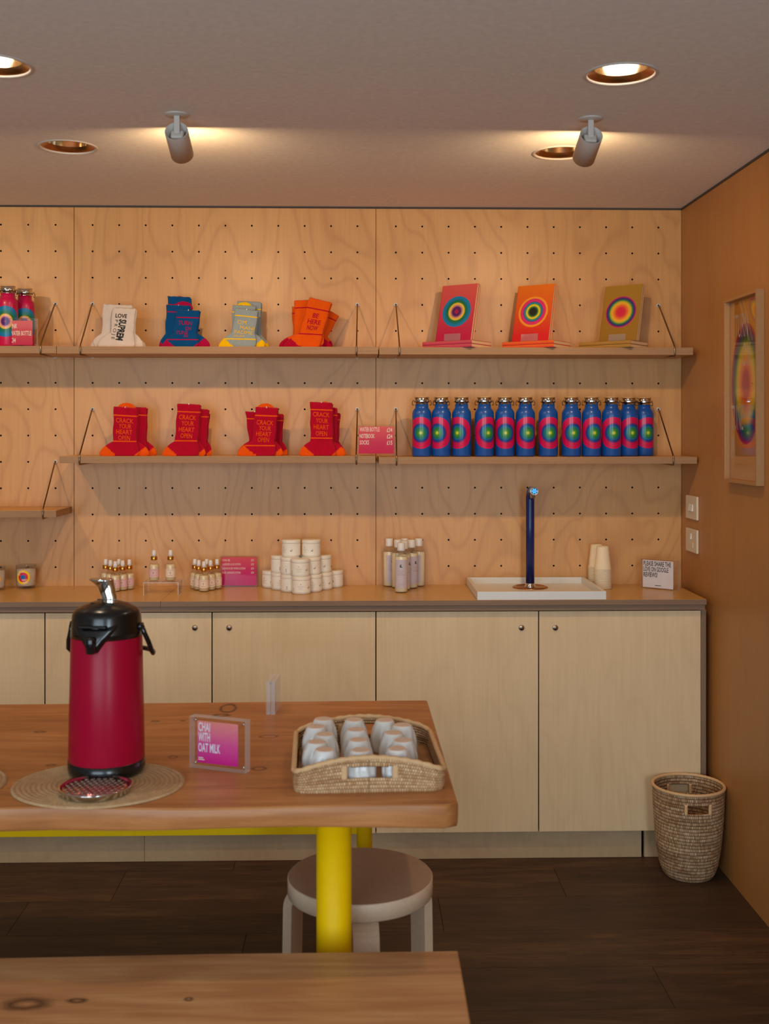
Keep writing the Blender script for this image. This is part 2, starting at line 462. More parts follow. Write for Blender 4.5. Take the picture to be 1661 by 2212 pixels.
panel_cells(panels[2][0], seam2, XR, 0.0, ZC - .006)
b.box(XL, xs1[0] - .071, WY, WY + .011, 0, ZC)
b.box(XL, XR + .03, WY + .012, WY + .05, 0, ZC + .02, 1)
struct(b.make('wall_back', [M['ply_wall'], M['black']]))
# right wall with one upright joint, other walls
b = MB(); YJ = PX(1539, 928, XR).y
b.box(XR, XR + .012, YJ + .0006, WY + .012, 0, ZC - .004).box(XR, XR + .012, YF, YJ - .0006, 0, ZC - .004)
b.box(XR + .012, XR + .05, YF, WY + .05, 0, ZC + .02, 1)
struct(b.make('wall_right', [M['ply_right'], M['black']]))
struct(MB().box(XL - .05, XL, YF, WY + .05, 0, ZC + .02).make('wall_left', M['plaster']))
b = MB()   # wall behind the camera with the wide shop window opening
b.box(XL, -2.8, YF - .1, YF, 0, ZC).box(1.15, XR + .03, YF - .1, YF, 0, ZC)
b.box(-2.8, 1.15, YF - .1, YF, 0, .42).box(-2.8, 1.15, YF - .1, YF, 2.18, ZC).box(-.36, .48, YF - .1, YF, .42, 2.18)  # last box: unseen pier added so reflections towards the camera stay dark
struct(b.make('wall_front', M['plaster']))
b = MB()
for x in (-2.8, -1.6, -.40, .48, 1.11): b.box(x, x + .04, YF - .08, YF - .03, .42, 2.18)
b.box(-2.8, 1.15, YF - .08, YF - .03, .42, .46).box(-2.8, 1.15, YF - .08, YF - .03, 2.14, 2.18)
struct(b.make('window_1', M['dark_metal']))
# ceiling with round openings for the recessed lamps
DL = [(1341, 160, 152, True), (-12, 142, 150, True), (147, 317.5, 126, False), (1212, 330, 120, False)]
DLP = [PZ(a, c, ZC) for a, c, _, _ in DL]
cu = bpy.data.curves.new('ceiling', 'CURVE'); cu.dimensions = '2D'; cu.fill_mode = 'BOTH'; cu.extrude = .02
def spl(pts):
    s = cu.splines.new('POLY'); s.points.add(len(pts) - 1); s.use_cyclic_u = True
    for p, q in zip(s.points, pts): p.co = (q[0], q[1], 0, 1)
spl([(XL - .05, YF - .1), (XR + .03, YF - .1), (XR + .03, WY + .03), (XL - .05, WY + .03)])
for p in DLP: spl([(p.x + .079 * math.cos(2 * PI * k / 40), p.y + .079 * math.sin(2 * PI * k / 40)) for k in range(40)])
tmp = bpy.data.objects.new('ceiling', cu); me = bpy.data.meshes.new_from_object(tmp)
bpy.data.objects.remove(tmp)
me.materials.clear(); me.materials.append(M['ceiling']); me.name = 'ceiling'
co = bpy.data.objects.new('ceiling', me); COL.objects.link(co); co.location = (0, 0, ZC + .02); struct(co)
# thin strips under the ceiling, their dark colour standing in for a gap's shade
b = MB().box(xs1[0] - .07, XR - .003, WY - .003, WY, ZC - .007, ZC - .0005)
struct(b.make('ceiling_gap_shade_1', plain('grey_gap_shade', (70, 62, 56), .8)))
b = MB().box(XR - .003, XR, YF, WY - .003, ZC - .008, ZC - .0005)
struct(b.make('ceiling_gap_shade_2', bpy.data.materials['grey_gap_shade']))
# floor: long oak boards running left-right
def floor_mat():
    t = NT('dark_oak_floor'); t.set(rough=.5, spec=.25)
    at = t.n('ShaderNodeAttribute', attribute_name='plank').outputs['Fac']
    k = t.math('MULTIPLY', at, 31.0); cx = t.n('ShaderNodeCombineXYZ', ins={0: k, 1: k, 2: k}).outputs[0]
    v = t.n('ShaderNodeVectorMath', operation='ADD', ins={0: t.coords(), 1: cx}).outputs[0]
    n1 = t.noise(t.mapping(v, scale=(1.3, 9, 1)), 1.5, 4, .6, 1.2)
    n2 = t.noise(t.mapping(v, scale=(6, 130, 1)), 1, 4, .65)
    n3 = t.noise(t.mapping(v, scale=(5, 22, 1)), 1, 5, .7, 1.0)
    f = t.math('ADD', t.math('MULTIPLY', n1, .45), t.math('MULTIPLY', n2, .25)); f = t.math('ADD', f, t.math('MULTIPLY', n3, .3))
    c = t.ramp(f, [(.33, lin((46, 30, 20))), (.5, lin((78, 54, 36))), (.68, lin((112, 80, 52)))])
    c = t.mix(t.math('MULTIPLY', at, .45), c, lin((60, 44, 34)))
    t.col(c); t.bump(n2, .25, .001); return t.mat
b = MB(); attrs = []
rows = [WY] + [CH * F / (y - 928) for y in (1878, 1941, 2013, 2094, 2187)]
while rows[-1] > YF - .1: rows.append(rows[-1] - .232)
known = {1: [X_at(259, 3.7), X_at(1208, 3.69)], 2: [X_at(40, 3.45), X_at(952, 3.45)], 3: [X_at(523, 3.2)], 4: [X_at(1433, 2.98)], 5: [X_at(700, 2.75)]}
for i in range(len(rows) - 1):
    cuts = known.get(i, [random.uniform(-2.5, -1.5), random.uniform(-.6, .6)])
    xs = sorted([XL] + cuts + [c - 1.9 for c in cuts if c - 1.9 > XL] + [XR])
    for a, c in zip(xs[:-1], xs[1:]):
        if c - a < .05: continue
        b.box(a + .0008, c - .0008, rows[i + 1] + .0006, rows[i] - .0006, -.02, 0); attrs += [random.random()] * 6
n_pl = len(attrs)
b.box(XL, XR + .03, YF - .1, WY + .03, -.05, -.003, 1); attrs += [0] * 6
fo = b.make('floor', [floor_mat(), M['black']])
al = fo.data.attributes.new('plank', 'FLOAT', 'FACE'); al.data.foreach_set('value', attrs); struct(fo)
# kickboards under the cabinets
YP = WY - .345; YD = 3.862; ZD0 = PY(1100, 1797, YD).z; ZD1 = PY(1100, 1319, YD).z
def kick(name, x0, x1): struct(MB().box(x0, x1, YP, YP + .016, .0005, ZD0 + .02).make(name, M['ply_kick'], bevel=.0006))
kick('trim_3', -2.4, X_at(312, YP) - .0006); kick('trim_4', X_at(312, YP) + .0006, X_at(1385.5, YP)); kick('trim_5', X_at(1391.5, YP), X_at(1524, YP))
struct(MB().box(-2.4, X_at(1520, YP), YP + .03, YP + .04, .0005, ZD0 + .02).make('kick_gap_shade', M['black']))  # black sheet added behind the boards for the shade in their gap

# ================================================================== CABINETS AND WORKTOP
seams = [X_at(97, YD), X_at(458, YD), X_at(812, YD), X_at(1163.5, YD), X_at(1514.5, YD)]
seams = [seams[0] - (seams[2] - seams[0])] + seams
G = .0018
def lock_mesh():
    b = MB(); R_ = Matrix.Rotation(PI / 2, 4, 'X')
    b.lathe([(.0001, .004), (.0085, .004), (.0095, .003), (.0105, .0), (.0105, -.004)], 24, 0, M=R_)
    b.lathe([(.0001, .006), (.0062, .006), (.0066, .0035)], 20, 0, M=R_)
    b.box(-.0008, .0008, -.0064, -.0055, -.004, .004, 1); return b
def cabinet(x0, x1, label, splits, locks, end=None):
    t = thing('cabinet', label, 'cabinet', ((x0 + x1) / 2, YD + .018, ZD0))
    ox = (x0 + x1) / 2; H = ZD1 - ZD0
    bd = MB(); by = WY - .01 - (YD + .018)
    bd.box(x0 - ox + .001, x0 - ox + .017, .001, by, .001, H - .001); bd.box(x1 - ox - .017, x1 - ox - .001, .001, by, .001, H - .001)
    bd.box(x0 - ox + .017, x1 - ox - .017, .001, by, .001, .017); bd.box(x0 - ox + .017, x1 - ox - .017, by - .01, by, .017, H - .001)
    bd.box(x0 - ox + .017, x1 - ox - .017, .002, .02, H - .03, H - .001); bd.box((splits[1] if len(splits) > 2 else x0 + .1) - ox - .02, (splits[1] if len(splits) > 2 else x0 + .1) - ox + .02, .002, .02, .017, H - .03)
    bd.make('carcass', M['black'], t)
    for i in range(len(splits) - 1):
        a, c = splits[i] + G, splits[i + 1] - G
        d = MB(); cx = (a + c) / 2
        d.box(a - cx, c - cx, -.018, 0, 0, H - .0025, 0, edge=1)
        do = d.make('door', [M['ply_door'], M['edge_dark']], t, bevel=.0005); do.location = (cx - ox, 0, 0)
        if locks[i] is not None:
            lp = PY(locks[i], 1356, YD)
            l = lock_mesh().make('lock', [M['steel'], M['black']], do); l.location = (lp.x - cx, -.018, lp.z - ZD0)
    if end:
        e = MB().box(end[0] - ox, end[1] - ox, -.018, by, -ZD0 + .0005, H + .0005, 0, edge=0)
        e.box(end[0] - ox, end[1] - ox, -.0185, -.018, -ZD0 + .0005, H + .0005, 1)
        e.make('end_panel', [M['ply_door'], M['edge_vert']], t)
    return t
cabinet(seams[0], seams[1] - G, 'birch plywood cabinet at the left edge, cut off by the frame', [seams[0], seams[1]], [None])
cabinet(seams[1], seams[3], 'birch plywood two-door cabinet behind the red flask, round locks on both doors', [seams[1], seams[2], seams[3]], [421, 495])
cabinet(seams[3] + .0005, seams[5], 'birch plywood two-door cabinet under the water tap, beside the wicker bin', [seams[3], seams[4], seams[5]], [1126.5, 1199.5], end=(seams[5] + .0008, X_at(1525, YD)))
# worktops
YW = PZ(800, 1297.5, CT).y; XW = X_at(1526.5, YW); XJ = X_at(367, (YW + WY) / 2)
def worktop(x0, x1, label):
    t = thing('worktop', label, 'worktop', ((x0 + x1) / 2, YW, CT)); hx = (x1 - x0) / 2
    MB().box(-hx, hx, 0, WY - YW - .0005, -.0185, 0, 0, edge=1, keep='z').make('slab', [M['ply_top'], M['edge_dark']], t, bevel=.001)
    e = .004 if x1 == XW else 0
    MB().box(-hx, hx - e, .007, WY - YW - .0005, ZD1 - CT + .0022, -.0195, 0, edge=1, keep='z').make('support_board', [M['ply_door'], M['edge_dark']], t)
    MB().box(-hx, hx - .006, .012, .03, -.0196, -.0184).make('slab_gap_shade', M['black'], t)  # black strip painting the shade between slab and support board
    return t
worktop(-2.4, XJ - .0002, 'plywood worktop holding the candles, from the frame edge to the diagonal joint')
worktop(XJ + .0002, XW, 'plywood worktop holding the jars, tap tray and paper cups, ending at the right wall')

# ================================================================== SHELVES AND ROD BRACKETS
YS = WY - .22
def shelf(x0, x1, ztop, zb, label):
    t = tag(MB().box(x0, x1, YS, WY - .0008, 0, 0, 0).make('shelf', []), label, 'shelf') if False else None
    b = MB().box(0, x1 - x0, 0, WY - YS - .0008, zb - ztop, 0, 0, edge=1, keep='z')
    o = b.make('wall_shelf', [M['ply_shelf'], M['edge']], bevel=.0008); o.location = (x0, YS, ztop)
    return tag(o, label, 'shelf', )
ZU = PY(500, 748, YS).z; ZUb = PY(500, 764, YS).z
ZL = PY(500, 985.5, YS).z; ZLb = PY(500, 1000.5, YS).z
ZB = PY(60, 1103, YS).z; TH = ZU - ZUb
XRs = XR - .002
ZUl = PY(60, 741.5, YS).z
sh_ul = shelf(-2.0, X_at(121.5, YS), ZU, ZU - TH, 'plywood shelf under the pink water bottles, top left')
sh_um = shelf(X_at(122.5, YS), X_at(817, YS), ZU - .001, ZU - .001 - TH, 'upper plywood shelf carrying the white, blue, grey and orange socks')
sh_ur = shelf(X_at(819, YS), min(XRs, X_at(1497, YS)), ZU - .002, ZU - .002 - TH, 'upper plywood shelf carrying the three notebook displays')
sh_lm = shelf(X_at(128, YS), X_at(811, YS), ZL, ZL - TH * .93, 'lower plywood shelf carrying the crimson socks')
sh_lr = shelf(X_at(818, YS), min(XRs, X_at(1506, YS)), ZL - .0035, ZL - .0035 - TH * .93, 'lower plywood shelf carrying the row of blue bottles')
sh_bl = shelf(-2.0, X_at(121, YS), ZB, ZB - TH * .93, 'empty plywood shelf lowest at the left edge')
ZU_M, ZU_R, ZL_R = ZU - .001, ZU - .002, ZL - .0035
def bracket(hx, hz, fx, zt, zb, label, lowz=None):
    """bent steel rod: eyelet in the wall, down to the shelf's front edge, round it and back under to the wall"""
    t = thing('rod_bracket', label, 'bracket', (hx, WY, hz), 0, None)
    yf = YS - WY - .0035; r = .0027; seen = lowz is not None; lowz = lowz if seen else zb - .0045
    dx = fx - hx
    path = [(0, .004, 0), (0, -.006, 0), (dx * .03, -.012, -.004), (dx * .97, yf + .006, zt - hz + .007), (dx, yf, zt - hz + .001), (dx, yf, zb - hz + .0005), (dx * .98, yf + .004, zb - hz - .0045), (0, -.008, lowz - hz), (0, .002, lowz - hz)]
    MB().tube(path, r, 8).make('rod', M['steel_rod'], t)
    for z in ((0, lowz - hz) if seen else (0,)):
        e = MB(); e.lathe([(.0038, .0), (.0038, .004), (.0082, .0035), (.0086, 0)], 18, 0, c=(0, 0, 0), M=Matrix.Translation((0, 0, z)) @ Matrix.Rotation(PI / 2, 4, 'X'))
        e.make('eyelet', M['nickel'], t)
hzU = PY(855, 658.5, WY).z; hzL = PY(855, 886, WY).z
lz = HZ[[abs(z - PY(855, 772, WY).z) for z in HZ].index(min(abs(z - PY(855, 772, WY).z) for z in HZ))]
def near(z): return min(HZ, key=lambda q: abs(q - z))
hzU = near(hzU); hzL = near(hzL); lzU = near(PY(855, 772, WY).z); hzB = near(PY(120, 997, WY).z)
bracket(h0, hzU, X_at(88, YS), ZU, ZU - TH, 'steel rod bracket right of the pink bottle price card', lzU)
bracket(h1, hzU, X_at(174, YS), ZU_M, ZU_M - TH, 'steel rod bracket left of the white socks', lzU)
bracket(h2, hzU, X_at(770, YS), ZU_M, ZU_M - TH, 'upper steel rod bracket right of the orange socks', lzU)
bracket(h3, hzU, X_at(863, YS), ZU_R, ZU_R - TH, 'upper steel rod bracket left of the pink notebook', lzU)
bracket(h4, hzU, X_at(1457, YS), ZU_R, ZU_R - TH, 'steel rod bracket right of the ochre notebook', lzU)
bracket(h1, hzL, X_at(172, YS), ZL, ZL - TH * .93, 'steel rod bracket left of the crimson socks')
bracket(h2, hzL, X_at(769.5, YS), ZL, ZL - TH * .93, 'lower steel rod bracket left of the wall price card')
bracket(h3, hzL, X_at(856.5, YS), ZL_R, ZL_R - TH * .93, 'lower steel rod bracket between price card and blue bottles')
bracket(h4, hzL, X_at(1454, YS), ZL_R, ZL_R - TH * .93, 'steel rod bracket right of the blue bottles')
bracket(h0, hzB, X_at(93, YS), ZB, ZB - TH * .93, 'steel rod bracket of the lowest left shelf')

# ================================================================== CEILING LAMPS
def downlight(i, p, lit, label):
    t = thing('recessed_light', label, 'ceiling light', (p.x, p.y, ZC))
    MB().lathe([(.0785, .03), (.0785, .0), (.0785, -.001), (.081, -.0032), (.0865, -.0024), (.0875, -.0002)], 48).make('trim_ring', M['white_metal'], t)
    MB().lathe([(.0782, .002), (.074, .004), (.066, .012), (.0635, .016)], 48).make('lip', M['bronze'], t)
    MB().lathe([(.0635, .016), (.060, .045), (.050, .085), (.034, .12), (.0001, .12)], 48).make('reflector', M['brass'], t)
    bl = MB(); prof = [(.0001, .045), (.012, .047), (.022, .055), (.027, .068), (.024, .085), (.014, .10), (.012, .118)] if not lit else [(.0001, .006), (.016, .009), (.030, .019), (.038, .034), (.040, .050), (.034, .075), (.02, .1), (.014, .118)]
    bl.lathe(prof, 24); bl.make('bulb', M['bulb'] if lit else M['glass'], t)
    if lit:
        d = bpy.data.lights.new('lamp_light', 'SPOT'); d.energy = DOWN_POWER * 4; d.color = (1.0, .8, .58); d.spot_size = 2.0; d.spot_blend = .9; d.shadow_soft_size = .03
        o = bpy.data.objects.new('lamp_light', d); COL.objects.link(o); o.parent = t; o.location = (0, 0, -.002)
labs = ['lit recessed ceiling light at upper right', 'lit recessed ceiling light at the left edge', 'unlit recessed ceiling light left of the left spotlight', 'unlit recessed ceiling light half hidden by the right spotlight']
for i, p in enumerate(DLP): downlight(i, p, DL[i][3], labs[i])
TILT = math.radians(27)
def spotlight(px, py, head_rz, label):
    base = PZ(px, py, ZC) if px is not None else py
    t = thing('ceiling_spotlight', label, 'spotlight', base)
    MB().lathe([(.0001, -.004), (.030, -.004), (.032, -.002), (.032, 0)], 32).make('ceiling_plate', M['white_metal'], t)
    MB().box(-.0075, .0075, -.004, .004, -.052, -.004).make('stem', M['white_metal'], t, bevel=.001)
    Mh = Matrix.Translation((0, .004, -.052)) @ Matrix.Rotation(head_rz, 4, 'Z') @ Matrix.Rotation(-TILT, 4, 'X')
    R0 = .031; L0, L1 = -.012, .082
    Ry = Mh @ Matrix.Rotation(-PI / 2, 4, 'X')   # lathe axis z -> +y
    MB().lathe([(R0, L0), (R0, L1), (R0 - .0025, L1), (R0 - .0025, L1 - .01)], 40, M=Ry).lathe([(R0 - .0025, L0 + .05), (R0 - .0025, L0), (R0, L0)], 40, M=Ry).make('housing', M['white_metal'], t)
    MB().lathe([(R0 - .0026, L0 + .045), (.0001, L0 + .045)], 32, M=Ry).lathe([(.0001, L0 + .046), (R0 - .0026, L0 + .046)], 32, M=Ry).make('inner_disc', M['dark_metal'], t)
    MB().box(-.017, .017, -.004, .030, -.013, .012, M=Mh).make('knuckle', M['white_metal'], t, bevel=.005, seg=3)
    MB().lathe([(R0 - .003, L1 - .006), (.0001, L1 - .006)], 32, M=Ry).make('lens', M['lens'], t)
    loc = Mh @ Vector((0, L1 - .001, 0))
    d = bpy.data.lights.new('lamp_light', 'AREA'); d.shape = 'DISK'; d.size = .05; d.energy = SPOT_POWER; d.color = SPOT_COL
    o = bpy.data.objects.new('lamp_light', d); COL.objects.link(o); o.parent = t
    d2 = bpy.data.lights.new('lamp_beam', 'SPOT'); d2.energy = BEAM_POWER; d2.color = SPOT_COL; d2.spot_size = math.radians(104); d2.spot_blend = 1.0; d2.shadow_soft_size = .02
    o2 = bpy.data.objects.new('lamp_beam', d2); COL.objects.link(o2); o2.parent = t
    o2.matrix_local = Matrix.Translation(Mh @ Vector((0, L1 + .002, 0))) @ (Mh.to_quaternion() @ Matrix.Rotation(PI / 2 - .36, 3, 'X').to_quaternion()).to_matrix().to_4x4()
    o.matrix_local = Matrix.Translation(loc) @ (Mh.to_quaternion() @ Matrix.Rotation(PI / 2, 3, 'X').to_quaternion()).to_matrix().to_4x4()
    return t, base
t1, bA = spotlight(382, 247, math.radians(-2), 'white cylinder spotlight on the ceiling, left of the two')
t2, bB = spotlight(1276, 256, math.radians(3), 'white cylinder spotlight on the ceiling, right of the two')
spotlight(None, Vector((2 * bA.x - bB.x, bA.y, ZC)), 0, 'white cylinder spotlight beyond the left frame edge')

# ================================================================== RIGHT WALL: PRINT AND SWITCHES
FY0 = 3.362; FY1 = PX(1562.7, 845, XR - .025).y; FZ0 = PX(1562.7, 1040, XR - .025).z; FZ1 = PX(1562.7, 649, XR - .025).z
t = thing('framed_print', 'narrow oak-framed rainbow ring poster behind glass on the right wall', 'picture', (XR, (FY0 + FY1) / 2, FZ0))
hw = (FY1 - FY0) / 2; FH = FZ1 - FZ0; fw = .010
M['oak'] = plain('oak_frame', (176, 128, 78), .5, bumpy=.1, bs=150)
b = MB()
b.box(-.025, -.0005, -hw, -hw + fw, 0, FH).box(-.025, -.0005, hw - fw, hw, 0, FH).box(-.025, -.0005, -hw + fw, hw - fw, 0, fw).box(-.025, -.0005, -hw + fw, hw - fw, FH - fw, FH)
b.make('frame', M['oak'], t, bevel=.0006)
pr = [(0, (190, 30, 50)), (.2, (196, 34, 60)), (.3, (240, 110, 40)), (.42, (250, 170, 30)), (.52, (246, 196, 40)), (.62, (200, 190, 40)), (.72, (50, 120, 60)), (.82, (30, 60, 110)), (.9, (110, 20, 90)), (1, (200, 40, 70))]
M['poster'] = rings('ring_poster_print', pr, .195, (212, 148, 64), (212, 148, 64), 0, FH, cz=FH * .53, axis='x', aspect=1.42)
po = MB().box(-.004, -.003, -hw + fw, hw - fw, fw, FH - fw).make('poster', M['poster'], t)
def pm(x, z): return (-.0042, -x, z)
lettering([('TURN', -.10, FH - .13, .075, .12), ('ON', -.03, FH - .225, .075, .07), ('TUNE', -.138, .17, .08, .115), ('IN', -.138, .075, .075, .04)], pm, plain('poster_letter_ink', (205, 190, 186), .6), po, bold=0)
MB().box(-.0085, -.0075, -hw + fw, hw - fw, fw, FH - fw).make('glazing', M['picture_glass'], t)
def plate(py, label, kind):
    a = PX(1486, py, XR); c = PX(1510, py, XR); zc = a.z; yc = (a.y + c.y) / 2; hw_ = (a.y - c.y) / 2
    t = thing('switch_plate', label, 'switch', (XR, yc, zc))
    MB().box(-.009, -.0004, -hw_, hw_, -.043, .043).make('face_plate', M['switch'], t, bevel=.003, seg=3)
    if kind == 3:
        for k in (-1, 0, 1): MB().prism([(-.012, -.0085), (.012, -.0085), (.012, -.011), (-.012, -.0145)], k * .017 - .0065, k * .017 + .0065, M=Matrix(((0, 1, 0, 0), (0, 0, 1, 0), (1, 0, 0, 0), (0, 0, 0, 1)))).make('rocker', M['white'], t)
    else:
        MB().prism([(.005, -.0085), (.025, -.0085), (.025, -.011), (.005, -.0135)], -.006, .006, M=Matrix(((0, 1, 0, 0), (0, 0, 1, 0), (1, 0, 0, 0), (0, 0, 0, 1)))).make('rocker', M['white'], t)
        MB().box(-.0105, -.0085, -.025, .025, -.026, -.006).make('fuse_cover', M['switch'], t, bevel=.0008)
plate(1093.5, 'cream wall switch plate with three rockers, the upper plate', 3)
plate(1163.5, 'cream wall switch plate with one rocker, the lower plate', 1)

# ================================================================== WATER BOTTLES
def bottle(name, label, body_mat, group):
    t = thing(name, label, 'bottle', group=group)
    R_ = .0352
    MB().lathe([(.0001, .0), (.031, .0), (.0335, .002), (R_, .006), (R_, .150), (.0345, .160), (.0315, .168), (.0265, .1745), (.0245, .178), (.0245, .190), (.0001, .190)], 48).make('body', body_mat, t)
    MB().lathe([(.0235, .188), (.0235, .1955), (.0262, .197), (.0266, .199), (.0266, .2135), (.0255, .2145), (.0001, .2145)], 40).make('lid', M['chrome'], t)
    MB().lathe([(.0258, .2146), (.0262, .2152), (.0262, .2172), (.0250, .2180), (.0001, .2180)], 40).make('bamboo_top', M['bamboo'], t)
    w_ = MB(); n = 28
    w_.tube([(.0278 * math.cos(2 * PI * k / n), .0278 * math.sin(2 * PI * k / n), .198) for k in range(n)], .0011, 6, closed=True)
    hp = [(.0275, 0, .200), (.031, 0, .205), (.0345, 0, .199), (.0355, 0, .190), (.033, .0, .186), (.029, 0, .190)]
    w_.tube(hp, .0012, 6); w_.tube([(-x, y, z) for x, y, z in hp], .0012, 6)
    w_.make('wire_handle', M['wire'], t)
    return t
blue_st = [(0, (236, 214, 60)), (.07, (190, 200, 50)), (.13, (70, 150, 50)), (.28, (26, 120, 60)), (.38, (0, 112, 140)), (.47, (10, 70, 150)), (.55, (30, 50, 130)), (.60, (168, 16, 86)), (.66, (206, 10, 78)), (1, (210, 14, 84))]
M['bottle_blue'] = rings('blue_bottle_print', blue_st, .0585, (10, 78, 158), (10, 78, 158), 0, .2, cz=.086, wrapR=.0352, rough=.36, coat=.3)
bb = bottle('water_bottle', '', M['bottle_blue'], 'blue water bottles on the lower right shelf')
bx = [911, 953, 997, 1046, 1090.3, 1134.6, 1184, 1234, 1277.5, 1320.5, 1357.5, 1391]
by_ = [4.08, 4.08, 4.082, 4.08, 4.08, 4.08, 4.08, 4.08, 4.08, 4.083, 4.125, 4.165]
br_ = [-.18, -.52, -.56, .32, -.04, .14, .04, .06, .12, .04, .2, .2]
hr_ = [0.15, .5, 1.3, .2, .25, .1, 1.4, .2, .1, .9, -.3, .2]
pos_w = ['leftmost of the row', 'second from left, rings turned left', 'third from left, rings turned furthest left', 'fourth from left, after first gap', 'fifth from left', 'sixth from left, before the lone one', 'standing alone between two gaps', 'first right of the lone one', 'ninth from left', 'third from right', 'second from right, set back', 'rightmost of the row']
YB = 4.08
used = False
for i in range(12):
    Y = by_[i]
    o = again(bb, used, (X_at(bx[i], Y), Y, ZL_R + .0004), br_[i], 'blue bottle with pink ring print, ' + pos_w[i]); used = True
    for ch in o.children:
        if ch.name.startswith('wire_handle'): ch.rotation_euler = (0, 0, hr_[i] - br_[i])
pink_st = [(0, (170, 20, 90)), (.1, (60, 20, 110)), (.25, (90, 24, 110)), (.31, (210, 120, 140)), (.40, (236, 190, 130)), (.45, (236, 180, 40)), (.52, (20, 110, 60)), (.66, (0, 120, 110)), (.82, (0, 124, 170)), (1, (0, 110, 170))]
M['bottle_pink'] = rings('pink_bottle_print', pink_st, .056, (192, 0, 74), (206, 0, 70), 0, .2, cz=.088, wrapR=.0352, rough=.38, coat=.3)
pb = bottle('water_bottle', '', M['bottle_pink'], 'pink water bottles at the left edge')
used = False
for (px, Y, rz, lb) in [(17, 4.055, .02, 'pink steel water bottle behind the price card, the nearer and larger one'), (53.5, 4.13, .25, 'pink steel water bottle behind the price card, the one to the right and set back'), (-18, 4.13, 0, 'pink steel water bottle cut off by the left frame edge')]:
    again(pb, used, (X_at(px, Y), Y, ZU + .0004), rz, lb); used = True

# ================================================================== ACRYLIC CARD HOLDERS
def clear_block(parent, w_, h_, d_, name='holder', edge='clear_edge', core=True):
    b = MB().box(-w_ / 2, w_ / 2, -d_ / 2, d_ / 2, 0, h_, 0, edge=1)
    return b.make(name, [M['clear'], M[edge]], parent, bevel=0)
def magnets(parent, w_, h_, d_, inset=.006, r=.0022):
    for sx in (-1, 1):
        for z in (inset, h_ - inset):
            MB().lathe([(.0001, -.003), (r, -.003), (r, .003), (.0001, .003)], 14, M=Matrix.Translation((sx * (w_ / 2 - inset), -d_ * .0 , z)) @ Matrix.Rotation(PI / 2, 4, 'X')).make('magnet', M['chrome'], parent)
def card(parent, x0, x1, z0, z1, y, mat): return MB().box(x0, x1, y, y + .0006, z0, z1).make('card', mat, parent)
S4 = 4.05 / F
# pink bottle price
Y = 4.0145 + .014
a = PY(13, 741, YS + .02); c = PY(80.5, 741, YS + .02)
t = thing('price_sign', 'small acrylic block with pink price card in front of the pink bottles', 'sign', ((a.x + c.x) / 2, YS + .02, ZU + .0003)); W_ = c.x - a.x; H_ = PY(14, 688, YS + .02).z - ZU
clear_block(t, W_, H_, .018, edge='clear_edge'); magnets(t, W_, H_, .018)
cx0, cx1 = -W_ / 2 + .012, W_ / 2 - .016
k = card(t, cx0, cx1, .004, H_ - .008, -.002, grad('pink_price_print', (222, 92, 92), (196, 20, 70), .004, H_ - .008))
mp = lambda x, z: (x, -.0025, z)
lettering([('PINK', cx0 + .004, .058 * H_ / .09, .0155, .024), ('WATER BOTTLE', cx0 + .004, .035 * H_ / .09, .0155, cx1 - cx0 - .008), ('£34', cx0 + .004, .012 * H_ / .09, .0155, .019)], mp, M['pale_print'], k, bold=.02)
# water bottle / notebook / socks prices
Yc = YS + .028
a = PY(772.5, 984, Yc); c = PY(853.5, 984, Yc)
t = thing('price_sign', 'clear acrylic stand with red-pink card pricing bottle, notebook and socks', 'sign', ((a.x + c.x) / 2, Yc, ZL + .0004), math.radians(-1.5)); W_ = c.x - a.x; H_ = .112
b = MB().box(-W_ / 2, W_ / 2, -.0075, .0075, 0, H_, 0, edge=1); b.make('holder', [M['clear'], M['clear_edge_soft']], t); magnets(t, W_, H_, .015, .004, .0016)
k = card(t, -W_ / 2 + .004, W_ / 2 - .005, .008, H_ - .006, -.002, grad('red_price_print', (226, 92, 90), (200, 2, 72), .006, H_ - .006, mid=(206, 44, 84)))
xl = -W_ / 2 + .007; xr = W_ / 2 - .030
lettering([('WATER BOTTLE', xl, .088, .0145, .072), ('£34', xr, .086, .0145, .020), ('NOTEBOOK', xl, .064, .0145, .054), ('£24', xr, .063, .0145, .020), ('SOCKS', xl, .041, .0145, .034), ('£15', xr, .040, .0145, .020)], mp, M['pale_print'], k, bold=.02)
# lotion prices on the worktop
Yc = 4.195
a = PY(476, 1264, Yc); c = PY(556, 1264, Yc); H_ = PY(515, 1201, Yc).z - CT
t = thing('price_sign', 'clear acrylic stand with pink lotion price list beside the jars', 'sign', ((a.x + c.x) / 2, Yc, CT + .0004)); W_ = c.x - a.x
b = MB().box(-W_ / 2, W_ / 2, -.006, .006, 0, H_, 0, edge=1); b.make('holder', [M['clear'], M['clear_edge_soft']], t); magnets(t, W_, H_, .012, .004, .0016)
k = card(t, -W_ / 2 + .003, W_ / 2 - .003, .004, H_ - .004, -.002, grad('pink_list_print', (222, 84, 92), (198, 0, 110), .003, H_ - .003, mid=(206, 30, 104)))
xl = -W_ / 2 + .007; xr = W_ / 2 - .024
lettering([('CHINA GEL', xl, H_ - .0195, .0078, .030), ('£32', xr, H_ - .0195, .0078, .011), ('LAVENDER ALOE LOTION', xl, H_ - .035, .0078, .068), ('£30', xr, H_ - .035, .0078, .011), ('JASMINE ROSE MYRRH LOTION', xl, H_ - .0505, .0078, .086), ('£34', xr, H_ - .0505, .0078, .011), ('ROSE LAVENDER LOTION', xl, H_ - .066, .0078, .068), ('£34', xr, H_ - .066, .0078, .011)], mp, M['pale_print'], k, bold=.01)
